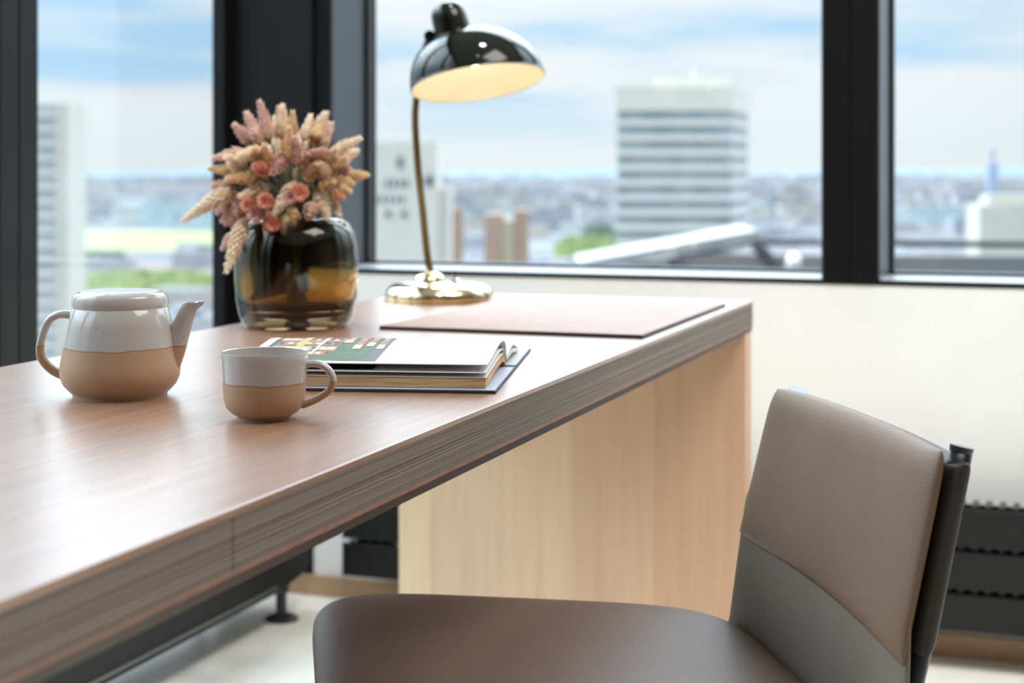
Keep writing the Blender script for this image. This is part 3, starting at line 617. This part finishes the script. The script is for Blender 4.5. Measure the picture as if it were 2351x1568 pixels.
# shade: circles blended from the open rim to the offset, tilted neck
rimC = lp(1097, 189, -.01); a8 = math.radians(8.5); sd = math.sin(math.radians(12.0)); cd = math.cos(math.radians(12.0))
Nr = Vector((-math.sin(a8)*cd, sd*1.0, math.cos(a8)*cd)).normalized()     # rim axis, pointing up into the dome
neckC = lp(1042, 78, -.002); Nn = Vector((-.30, .14, .94)).normalized()
def circ(c, n, r, seg=96):
    xx = Vector((1, 0, 0)); xx = (xx-n*xx.dot(n)).normalized(); yy = n.cross(xx)
    return [c+xx*r*math.cos(2*math.pi*j/seg)+yy*r*math.sin(2*math.pi*j/seg) for j in range(seg)]
Rr, Rn = .1195, .033
def shade_ring(t, inset=0.0):
    r = (Rr-Rn)*math.sqrt(max(0, 1-t**2.0))**1.0 + Rn*1.0 if t < 1 else Rn
    r = Rn + (Rr-Rn)*(max(0, 1-t**2.1))**.62
    ctr = rimC + (neckC-rimC)*t + Vector((.004, 0, .0))*math.sin(math.pi*t)
    # centre moves sideways late so the front of the dome stays full
    side = neckC-rimC; along = Nr*side.dot(Nr); lat = side-along
    ctr = rimC + along*t + lat*(t**2.2)
    n = Nr.lerp(Nn, t**1.5).normalized(); return circ(ctr-n*inset*.3, n, max(r-inset, .002))
TS = [0, .03, .08, .14, .2, .27, .34, .42, .5, .58, .66, .74, .81, .87, .92, .96, .985, 1]
lipr = [circ(rimC-Nr*.001, Nr, Rr+.0008), circ(rimC-Nr*.0025, Nr, Rr-.0004)]
sh = MB(); sh.loft(lipr[::-1]+[shade_ring(t) for t in TS], False, True, m=0)
sh.loft([circ(rimC-Nr*.0025, Nr, Rr-.0004), circ(rimC-Nr*.0015, Nr, Rr-.0022)]+[shade_ring(t, .0022) for t in TS], False, True, m=1)
sh.build('lamp_shade', [M['enamel'], M['shade_in']], lm, True, math.radians(60))
# neck housing: cup with rounded top
hN = Vector((-.27, .05, .96)).normalized(); hb = neckC-hN*.004
MB().loft([circ(hb+hN*z, hN, r, 48) for z, r in ((-.008, .0335), (.006, .0335), (.0065, .0325), (.030, .0320), (.042, .0310), (.050, .0285), (.0565, .0235), (.0605, .0150), (.062, .003))]).build('socket_housing', M['enamel'], lm, True, math.radians(50))
kn = lp(990, 84, .006)
MB().tube([kn+Vector((-.002, -.010, 0)), kn+Vector((-.002, .012, 0))], .0105, 24).build('knuckle', M['enamel'], lm, True, A)
MB().tube([kn+Vector((-.005, -.006, -.006)), kn+Vector((-.010, -.006, -.020))], .0065, 16).build('stem_clamp', M['enamel'], lm, True, A)
bp_ = rimC+Nr*.055
MB().loft([circ(bp_+Nr*z, Nr, r, 32) for z, r in ((-.024, .002), (-.022, .010), (-.014, .018), (-.002, .021), (.010, .018), (.022, .013), (.035, .012))]).build('light_bulb', M['bulb'], lm, True)
MB().tube([rimC+Vector((.0, -.1100, .030)), rimC+Vector((0, -.1108, .0305))], .002, 10).build('rivet', M['brass'], lm, True)

# ------------------------------------------------------------------ chair
ccX, ccY = .05, 1.70
cxw, cyw = W(ccX, ccY)
ch = empty('chair', (cxw, cyw, 0), TH); tag(ch, 'brown leather upholstered chair with low padded backrest facing the desk', 'chair')
def cv3(X, Y, z): return Vector((X-ccX, Y-ccY, z))
def cushion(corner, nrm, th, name, mat, rnd_=.12, px=6, bulge=.0, curve=0, ns=44, nt_=44, front=1.0, back=1.0, soft=.5):
    """corner(s,t) in [-1,1]^2 -> point on the mid surface; thickness along nrm falls to zero round the rim"""
    mb = MB(); nrm = Vector(nrm).normalized(); top = []; bot = []
    for i in range(ns+1):
        for j in range(nt_+1):
            s = -math.cos(math.pi*i/ns); t = -math.cos(math.pi*j/nt_)
            ss = s*math.sqrt(1-rnd_*t**px); tt = t*math.sqrt(1-rnd_*s**px)
            f = (max(0, 1-abs(s)**px)*max(0, 1-abs(t)**px))**soft
            p = corner(ss, tt)+nrm*curve*(1-tt*tt)
            top.append(p+nrm*(-front*th/2*f-bulge*(1-s*s)*(1-t*t))); bot.append(p+nrm*back*th/2*f)
    N = nt_+1; vs = top+bot; o = len(top); fs = []
    for i in range(ns):
        for j in range(nt_):
            a = i*N+j; fs.append((a, a+1, a+N+1, a+N)); fs.append((o+a, o+a+N, o+a+N+1, o+a+1))
    ob = mk(name, vs, fs, mat, ch, True)
    bm = bmesh.new(); bm.from_mesh(ob.data); bmesh.ops.remove_doubles(bm, verts=bm.verts[:], dist=.00005); bmesh.ops.recalc_face_normals(bm, faces=bm.faces[:]); bm.to_mesh(ob.data); bm.free()
    for p in ob.data.polygons: p.use_smooth = True
    return ob
def quad(p00, p10, p01, p11):          # s: near -> far ; t: bottom -> top
    def f(s, t):
        a, b = (s+1)/2, (t+1)/2
        return p00*(1-a)*(1-b)+p10*a*(1-b)+p01*(1-a)*b+p11*a*b
    return f
Nb = Vector((.985, .174, .12)).normalized()       # from the front of the back toward its rear
pad_o = Nb*.015
Bn, Bf, Tn, Tf = cv3(.330, 1.380, .556), cv3(.262, 1.862, .556), cv3(.367, 1.386, .731), cv3(.293, 1.806, .733)
mid = quad(Bn, Bf, Tn, Tf)
def padfn(s, t): return mid(s, t)+Nb*(.000+.014*(1-s*s))
cushion(padfn, Nb, .026, 'back_pad', M['leather'], rnd_=.05, px=9, soft=.5, bulge=.006)
slv = Nb*.0125
def sleeve(s, t): return mid(s*1.012, t*.93-.058)+Nb*(.0215+.013*(1-s*s))
cushion(sleeve, Nb, .0235, 'back_sleeve', M['sleeve'], rnd_=.0, px=24, soft=.4)
# inner shell from behind the pad down to the seat
S0n, S0f = cv3(.318, 1.378, .425), cv3(.238, 1.890, .435)
def shellfn(s, t):
    a, b = (s+1)/2, (t+1)/2
    lo = S0n.lerp(S0f, a); hi = Bn.lerp(Bf, a)*1.0+Vector((0, 0, .05)); p = lo.lerp(hi, b); return p+Nb*(.008+.012*(1-s*s)+.006*(1-b))
cushion(shellfn, Nb, .014, 'back_shell', M['shell'], rnd_=.02, px=12, soft=.45)
# seat
seatc = quad(cv3(.345, 1.42, .442), cv3(.262, 1.905, .444), cv3(-.178, 1.50, .440), cv3(-.246, 1.985, .444))
def seatfn(s, t): return seatc(s, t)+Vector((0, 0, -.004*(1-t)*(1-s*s)))
so = cushion(seatfn, (0, 0, -1), .062, 'seat', M['leather_dark'], rnd_=.22, px=6, soft=.36, bulge=.006)
tr = .0100
for nm, P in (('near', [Tn, Bn]), ('far', [Tf, Bf])):
    top = P[0]+Nb*.0215-Vector((0, 0, .0050)); bot = P[1]+Nb*.0215
    d = (bot-top).normalized(); inw = Vector((0, .019 if nm == 'near' else -.019, 0 if nm == 'near' else -.005)); top += inw; bot += inw
    kn_ = bot+d*.16; foot = Vector((kn_.x+.03, kn_.y, .012))
    MB().tube(spline([top, bot, kn_, Vector((kn_.x+.015, kn_.y, .2)), foot], 6), tr, 20).build('leg', M['black'], ch, True)
    MB().lathe([(.0125, 0), (.0125, .010), (.0105, .012)], 20, (foot.x, foot.y, 0)).build('foot_cap', M['cap'], ch, True, A)
    MB().tube([top-d*.0005, top-d*.0055], [.0098, .0105], 28).build('tube_cap', M['cap'], ch, True, A)
for nm, (X, Y) in (('near', (-.165, 1.53)), ('far', (-.215, 1.955))):
    p = cv3(X, Y, .42); f_ = cv3(X-.02, Y, .012)
    MB().tube([p, p.lerp(f_, .5), f_], tr, 20).build('leg', M['black'], ch, True)
    MB().lathe([(.0125, 0), (.0125, .010), (.0105, .012)], 20, (f_.x, f_.y, 0)).build('foot_cap', M['cap'], ch, True, A)
fr = MB()
for (a, b_) in (((-.165, 1.53), (-.215, 1.955)), ((-.165, 1.53), (.355, 1.43)), ((-.215, 1.955), (.29, 1.84)), ((.355, 1.43), (.29, 1.84))):
    fr.tube([cv3(*a, .398), cv3(*b_, .398)], .009, 14)
fr.build('seat_frame', M['black'], ch, True)

# ------------------------------------------------------------------ outside: the city far below
GZ = -90.0
def grnd(u, D): return W((u-1175.5)/FPX*D, D)
M['ground'] = bpy.data.materials.new('city_ground'); m = M['ground']; m.use_nodes = True; nt = m.node_tree; b = nt.nodes['Principled BSDF']; l = nt.links.new
t = nd(nt, 'ShaderNodeTexCoord'); v1 = nd(nt, 'ShaderNodeTexVoronoi'); v1.inputs['Scale'].default_value = .018; l(t.outputs['Object'], v1.inputs[0])
n1 = nd(nt, 'ShaderNodeTexNoise'); n1.inputs['Scale'].default_value = .0011; n1.inputs['Detail'].default_value = 5; l(t.outputs['Object'], n1.inputs[0])
r1 = ramp(nt, [(0, (0.090, 0.112, 0.120)), (.35, (0.165, 0.173, 0.180)), (.6, (0.128, 0.135, 0.150)), (.8, (0.210, 0.210, 0.203)), (1, (0.083, 0.128, 0.090))]); l(v1.outputs['Color'], r1.inputs[0])
r2 = ramp(nt, [(.50, (0,)*3), (.62, (1,)*3)]); l(n1.outputs[0], r2.inputs[0])
mm = nd(nt, 'ShaderNodeMix', data_type='RGBA'); l(r2.outputs[0], mm.inputs[0]); l(r1.outputs[0], mm.inputs[6]); mm.inputs[7].default_value = (.045, .075, .045, 1); l(mm.outputs[2], b.inputs['Base Color']); b.inputs['Roughness'].default_value = .9
b.inputs['Specular IOR Level'].default_value = .1
g = MB(); gx0, gy0 = W(0, 0)
g.add([(-60000, 60, GZ), (60000, 60, GZ), (60000, 70000, GZ), (-60000, 70000, GZ)], [(0, 1, 2, 3)])
gnd = g.build('ground', M['ground'], None, False); gnd['kind'] = 'structure'
# low hills on the horizon
M['hill'] = noisy('far_wooded_hills', (0.149, 0.188, 0.227), (0.179, 0.217, 0.247), .0006, .9, spec=.1)  # distance haze is put into this blue-grey colour
hl = MB(); rh = random.Random(3); top = []; 
for i in range(81):
    ang = -.42+.84*i/80
    for dd, hh in ((13000, 0), (14500, 70+22*math.sin(i*.31)+14*math.sin(i*.83+1)), (19000, 55)):
        xx, yy = W(math.tan(ang)*dd, dd); top.append((xx, yy, GZ+hh))
hl.add(top, [(3*i+k, 3*i+k+1, 3*i+k+4, 3*i+k+3) for i in range(80) for k in range(2)])
ho = hl.build('hills', M['hill'], None, True); ho['kind'] = 'structure'
# fields and woods lying on the ground
def patchg(name, u0, u1, D0, D1, mat, z, label, cat, hgt=0):
    q = [grnd(u0, D0), grnd(u1, D0), grnd(u1, D1), grnd(u0, D1)]
    mb = MB()
    if hgt == 0: mb.add([(x, y, GZ+z) for x, y in q], [(0, 1, 2, 3)])
    else:
        n, mm_ = 40, 12; rr = random.Random(int(u0)); vs = []
        for i in range(n+1):
            for j in range(mm_+1):
                a, b2 = i/n, j/mm_; x = (q[0][0]*(1-a)+q[1][0]*a)*(1-b2)+(q[3][0]*(1-a)+q[2][0]*a)*b2; y = (q[0][1]*(1-a)+q[1][1]*a)*(1-b2)+(q[3][1]*(1-a)+q[2][1]*a)*b2
                e = min(1, 6*min(a, 1-a, b2, 1-b2)); vs.append((x, y, GZ+e*hgt*rr.uniform(.5, 1)+.2))
        mb.add(vs, [(i*(mm_+1)+j, (i+1)*(mm_+1)+j, (i+1)*(mm_+1)+j+1, i*(mm_+1)+j+1) for i in range(n) for j in range(mm_)])
    o = mb.build(name, mat, None, hgt == 0); tag(o, label, cat, kind='stuff'); return o
M['grass'] = noisy('meadow_grass', (0.231, 0.263, 0.120), (0.286, 0.291, 0.160), .01, .9, spec=.1)
M['wood1'] = noisy('dense_tree_canopy', (0.055, 0.094, 0.070), (0.099, 0.132, 0.085), .05, .9, spec=.1)
M['wood2'] = noisy('bright_green_canopy', (0.088, 0.122, 0.035), (0.143, 0.169, 0.060), .05, .9, spec=.1)  # yellow-green foliage colour
M['wood3'] = noisy('hazy_blue_canopy', (0.099, 0.136, 0.150), (0.132, 0.160, 0.170), .02, .9, spec=.1)  # haze over the far trees is mixed into the canopy colour
M['soil'] = noisy('pale_open_ground', (0.205, 0.164, 0.144), (0.231, 0.192, 0.180), .02, .9, spec=.1)
patchg('meadow', 150, 500, 1760, 2350, M['grass'], .3, 'pale green meadow seen through the left window above the teapot', 'meadow')
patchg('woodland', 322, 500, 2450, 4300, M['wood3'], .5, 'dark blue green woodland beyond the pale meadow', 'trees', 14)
patchg('woodland', 160, 520, 1080, 1330, M['wood2'], .5, 'green trees seen just above the teapot lid and spout', 'trees', 12)
patchg('woodland', 160, 300, 1560, 1640, M['wood1'], .5, 'thin dark tree line in front of the pale meadow', 'trees', 10)
patchg('open_ground', 300, 500, 1340, 1560, M['soil'], .3, 'beige open ground between meadow and nearer trees', 'ground')
patchg('woodland', 1270, 1420, 1500, 1950, M['wood2'], .5, 'bright green trees at the left foot of the banded tower', 'trees', 16)
patchg('woodland', 1330, 1420, 2000, 2200, M['wood1'], .5, 'darker trees directly behind the bright green ones', 'trees', 18)
patchg('woodland', 1020, 1110, 1480, 1600, M['wood2'], .5, 'low green trees right of the white tower by the lamp stem', 'trees', 12)
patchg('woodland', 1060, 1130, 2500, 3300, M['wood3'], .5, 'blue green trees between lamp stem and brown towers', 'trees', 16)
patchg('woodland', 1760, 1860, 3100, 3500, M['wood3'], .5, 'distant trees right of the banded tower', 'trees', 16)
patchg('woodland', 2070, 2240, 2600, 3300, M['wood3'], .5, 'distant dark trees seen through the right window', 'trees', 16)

M['conc'] = noisy('pale_concrete', (0.601, 0.571, 0.509), (0.661, 0.614, 0.546), .2, .8)
M['spandrel'] = pr('white_spandrel', (0.629, 0.595, 0.558), .6)
M['glassband'] = noisy('dark_window_band', (0.200, 0.263, 0.288), (0.325, 0.388, 0.425), .12, .3)
M['beige'] = noisy('beige_render', (0.511, 0.480, 0.419), (0.557, 0.527, 0.465), .1, .8)
M['brown'] = noisy('brown_brick', (0.338, 0.226, 0.167), (0.386, 0.261, 0.190), .1, .8)
M['yell'] = pr('sand_yellow_render', (0.392, 0.336, 0.224), .8)
M['greyb'] = noisy('grey_facade', (0.353, 0.395, 0.403), (0.420, 0.462, 0.470), .3, .7)
M['winp'] = pr('far_window_dark', (.12, .16, .18), .3)

def bld(name, u0, u1, D, vtop, label, mat, depth=20, cat='building', group=None):
    w = (u1-u0)*D/FPX; x, y = grnd((u0+u1)/2, D); H = EYE-(vtop-385)*D/FPX-GZ
    r = empty(name, (x, y, GZ), TH); tag(r, label, cat, group); return r, w, H
# the banded tower
r, w, H = bld('office_tower', 1414, 1682, 400, 199, 'tall white office tower with dark horizontal window bands', None)
D0 = 400; dpt = 30
pts = [(-w/2, 0), (w/2, 0), (w/2+8.5, dpt), (-w/2+5, dpt)]
def prism(pts, z0, z1, ins=0):
    cx = sum(p[0] for p in pts)/4; cy = sum(p[1] for p in pts)/4
    def sh_(p): return (p[0]-ins*(1 if p[0] > cx else -1), p[1]-ins*(1 if p[1] > cy else -1))
    return [[(*sh_(p), z0) for p in pts], [(*sh_(p), z1) for p in pts]]
MB().loft(prism(pts, 0, H-.5, .5)).build('glazed_core', M['glassband'], r, False)
fl = 34.4*D0/FPX; z0 = H-(255-199)*D0/FPX
MB().loft(prism(pts, z0, H)).build('top_storey', M['conc'], r, False)
for k in range(24):
    zt = z0-fl*(k)-2.05; MB().loft(prism(pts, max(0, zt-(fl-2.05)), zt)).build('floor_band', M['spandrel'], r, False)
MB().loft(prism([(-w/2+10, 6), (w/2+2, 6), (w/2+4, 22), (-w/2+13, 22)], H, H+(199-174)*D0/FPX)).build('roof_house', M['conc'], r, False)
MB().tube([(6, 10, H), (6, 10, H+5)], .5, 8).build('roof_mast', M['conc'], r, False)
# pale tower behind the lamp stem
r, w, H = bld('residential_tower', 760, 1004, 300, 325, 'pale concrete tower with small dark windows behind the lamp stem', None)
MB().box((-w/2, 0, 0), (w/2, 16, H)).build('walls', M['conc'], r, False)
MB().box((w/2, 3, 0), (w/2+2.2, 16, H-8.5)).build('side_wing', M['conc'], r, False)
s_ = 300/FPX
def wn(u0, u1, v0, v1): 
    xm = (882-0); MB().box(((u0-882)*s_, -.15, H-(v1-325)*s_), ((u1-882)*s_, .3, H-(v0-325)*s_)).build('window', M['winp'], r, False)
wn(912, 926, 360, 386); wn(975, 996, 404, 426)
for u in (884, 900, 916, 930): wn(u, u+8, 412, 430)
for u in (858, 874, 890, 906, 921): wn(u, u+8, 450, 465)
for u in (885, 921): wn(u, u+14, 484, 498)
# slim tower in the left window
r, w, H = bld('residential_tower', 60, 158, 350, 238, 'slim grey high-rise at the left edge of the left window', None)
MB().box((-w/2, 0, 0), (w/2-2.6, 14, H)).build('walls', M['greyb'], r, False)
MB().box((w/2-2.6, -.8, 0), (w/2, 14, H)).build('stair_tower', M['beige'], r, False)
for k in range(34): MB().box((-w/2, -.5, H-3-3.1*k), (w/2-2.7, 0, H-2-3.1*k)).build('balcony', M['spandrel'], r, False)
# brown towers
r, w, H = bld('brown_tower', 1112, 1214, 520, 492, 'brown tower block with a sandy stripe between lamp and banded tower', None)
MB().box((-w/2, 0, 0), (-.9, 14, H)).box((2.2, 0, 0), (w/2, 14, H+1.4)).build('walls', M['brown'], r, False)
MB().box((-.9, -.4, 0), (2.2, 14, H-2)).build('centre_stripe', M['yell'], r, False)
r, w, H = bld('brown_tower', 1028, 1062, 620, 478, 'narrow brown tower block just right of the lamp stem', None)
MB().box((-w/2, 0, 0), (w/2, 12, H)).build('walls', M['brown'], r, False); MB().box((-w/2+.6, -.3, 0), (-w/2+1.2, 0, H)).build('pipe', M['beige'], r, False)
r, w, H = bld('beige_block', 2248, 2420, 700, 470, 'wide beige building at the right edge of the right window', None)
MB().box((-w/2, 0, 0), (w/2, 20, H)).build('walls', M['beige'], r, False); MB().box((-w/2+5, 4, H), (w/2, 16, H+4)).build('roof_house', M['beige'], r, False)
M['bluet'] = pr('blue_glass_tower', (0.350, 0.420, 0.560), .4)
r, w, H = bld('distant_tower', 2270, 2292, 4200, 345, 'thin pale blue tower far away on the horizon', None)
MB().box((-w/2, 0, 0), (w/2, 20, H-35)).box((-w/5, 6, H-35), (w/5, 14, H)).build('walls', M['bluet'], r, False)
# mid-distance blocks
roofm = noisy('grey_flat_roof', (0.152, 0.164, 0.185), (0.205, 0.216, 0.242), .05, .9)
gm = [noisy('city_white', (0.476, 0.462, 0.483), (0.529, 0.514, 0.528), .05, .8), noisy('city_grey', (0.321, 0.336, 0.385), (0.374, 0.379, 0.422), .05, .8), noisy('city_beige', (0.425, 0.386, 0.354), (0.465, 0.422, 0.390), .05, .8)]  # pale low-contrast walls carry the distance haze in their colour
rr = random.Random(11); placed = []
WOODS = [(150,500,1760,2350),(322,500,2450,4300),(160,520,1080,1330),(160,300,1560,1640),(1270,1420,1500,1950),(1330,1420,1950,2150),(1020,1110,1480,1600),(1060,1130,2500,3300),(1760,1860,3100,3500),(2070,2240,2600,3300)]
def free(u, D, w):
    x, y = grnd(u, D)
    for a, b_, c, d in WOODS:
        m_ = (w+30)*FPX/D
        if a-m_ < u < b_+m_ and c-90 < D < d+60: return False
    for px_, py_, pw in placed:
        if math.hypot(x-px_, y-py_) < (w+pw)*.62+22: return False
    placed.append((x, y, w)); return True

def blk(u, D, w, h, mi, dep, name='city_block', win='left window'):
    D = min(D, 4900)
    if not free(u, D, w): return
    x, y = grnd(u, D); o = empty(name, (x, y, GZ), TH+rr.uniform(-.15, .15))
    wb = MB().box((-w/2, 0, 0), (w/2, dep, h)); wb.m[1] = 1; wb.build('walls', [gm[mi], roofm], o, False); MB().box((-w*.2, dep*.3, h), (w*.25, dep*.7, h+3)).build('roof_house', roofm, o, False)
    tag(o, 'blurred pale city block far below in the %s' % win, 'building', 'city blocks in the %s' % win)
for k in range(60): blk(rr.uniform(165, 320) if k % 2 else rr.uniform(165, 480), rr.uniform(800, 1000) if k < 14 else rr.uniform(2500, 4400) if k < 44 else rr.uniform(1400, 1650), rr.uniform(25, 70), rr.uniform(8, 18), rr.choice((0, 0, 1, 2)), 22, win='left window')
for k in range(150):
    D = rr.uniform(1650, 5200); u = rr.uniform(1020, 1410) if k % 3 else rr.uniform(1770, 1890)
    blk(u, D, rr.uniform(30, 80), rr.uniform(12, 34), rr.choice((0, 0, 1, 2, 1)), 24, win='middle window')
for k in range(60): blk(rr.uniform(2045, 2351), rr.uniform(2000, 5200), rr.uniform(30, 90), rr.uniform(12, 30), rr.choice((0, 0, 1, 2)), 24, win='right window')
far = MB()
for k in range(900):
    D = 5200*(2.4**rr.random()); u = rr.uniform(-200, 2600); x, y = grnd(u, D); w = rr.uniform(30, 110); h = rr.uniform(12, 42)
    c, s_ = math.cos(rr.uniform(0, 1.5)), math.sin(rr.uniform(0, 1.5)); b0 = len(far.v); far.box((x, y, GZ), (x+w, y+30, GZ+h), m=rr.choice((0, 0, 1, 2))); far.m[-5] = 3
n_ind = len(placed)
for k in range(5200):
    D = 900*(5.6**rr.random()); u = rr.uniform(-3200, 5200); w = rr.uniform(16, 52)
    m_ = (w+30)*FPX/D
    if any(a-m_ < u < b_+m_ and c-70 < D < d+60 for a, b_, c, d in WOODS): continue
    x, y = grnd(u, D)
    if any(math.hypot(x-p_[0], y-p_[1]) < (w+p_[2])*.6+22 for p_ in placed[:n_ind]): continue
    b0 = len(far.v); far.box((x-w/2, y, GZ), (x+w/2, y+rr.uniform(12, 26), GZ+rr.uniform(7, 21)), m=rr.choice((0, 0, 1, 2, 1))); far.m[-5] = 3
fo = far.build('distant_city', gm+[roofm], None, False); tag(fo, 'countless pale buildings of the far city below the horizon', 'buildings', kind='stuff')

# roof terrace of the neighbouring wing, just outside the far windows
M['roofw'] = noisy('pale_roof_membrane', (0.307, 0.306, 0.306), (0.338, 0.334, 0.330), .8, .6)
M['roofd'] = pr('dark_roof_edge', (.05, .05, .065), .5)
M['roofg'] = noisy('grey_roof_surface', (0.186, 0.184, 0.184), (0.205, 0.202, 0.200), .8, .7)
RY = 26.0
def rz(v, D=RY): return EYE-(v-385)*D/FPX
def rp(u, v, D=RY):
    x, y = grnd(u, D); return Vector((x, y, rz(v, D)))
def cbox(name, u0, v0, u1, v1, th, dep, mat, parent):
    a = rp(u0, v0); b2 = rp(u1, v1); d = Vector((-ST, CT, 0))*dep; z = Vector((0, 0, th))
    vs = [a, b2, b2+z, a+z]; vs = vs+[p+d for p in vs]
    return mk(name, [p-parent.location for p in vs], [(0, 1, 2, 3), (4, 7, 6, 5), (0, 4, 5, 1), (1, 5, 6, 2), (2, 6, 7, 3), (3, 7, 4, 0)], mat, parent, False)
o = rp(1900, 640); rt = empty('roof_terrace', (o.x, o.y, o.z)); tag(rt, 'neighbouring roof with sloping white canopy and dark rail outside the windows', 'roof')
cbox('sloping_canopy', 1330, 622, 1742, 548, .14, 2.2, M['roofw'], rt)
cbox('canopy_edge', 1440, 622, 1742, 559, .055, .15, M['roofd'], rt)
cbox('guard_rail', 1735, 563, 4600, 592, .10, .12, M['roofd'], rt)
cbox('parapet', 1560, 720, 4600, 730, .94, .3, M['roofg'], rt)
wm = MB().box((-1.2, .35, GZ-o.z), (75, 6, -1.2)); wo_ = wm.build('wing_walls', M['conc'], rt, False); wo_.rotation_euler = (0, 0, TH)
for (a, b_, c, d) in ((1540, 598, 1592, 628), (1735, 560, 1790, 622)):
    p, q = rp(a, b_)-rt.location, rp(c, d)-rt.location
    MB().tube([p, q], .10, 8, up=(0, 1, 0)).build('strut', M['roofd'], rt, False)
x, y = grnd(1822, RY-.8); dm = empty('roof_light', (x, y, rz(606, RY-.8))); tag(dm, 'small white dome on the neighbouring roof beneath the dark rail', 'roof light')
MB().lathe([(.11, 0), (.11, .05), (.09, .12), (.05, .16), (.002, .17)], 24).build('dome', pr('white_dome', (.95, .95, .95), .4), dm, True); MB().lathe([(.13, -.6), (.13, 0.0)], 16).build('curb', M['roofw'], dm, True, A)
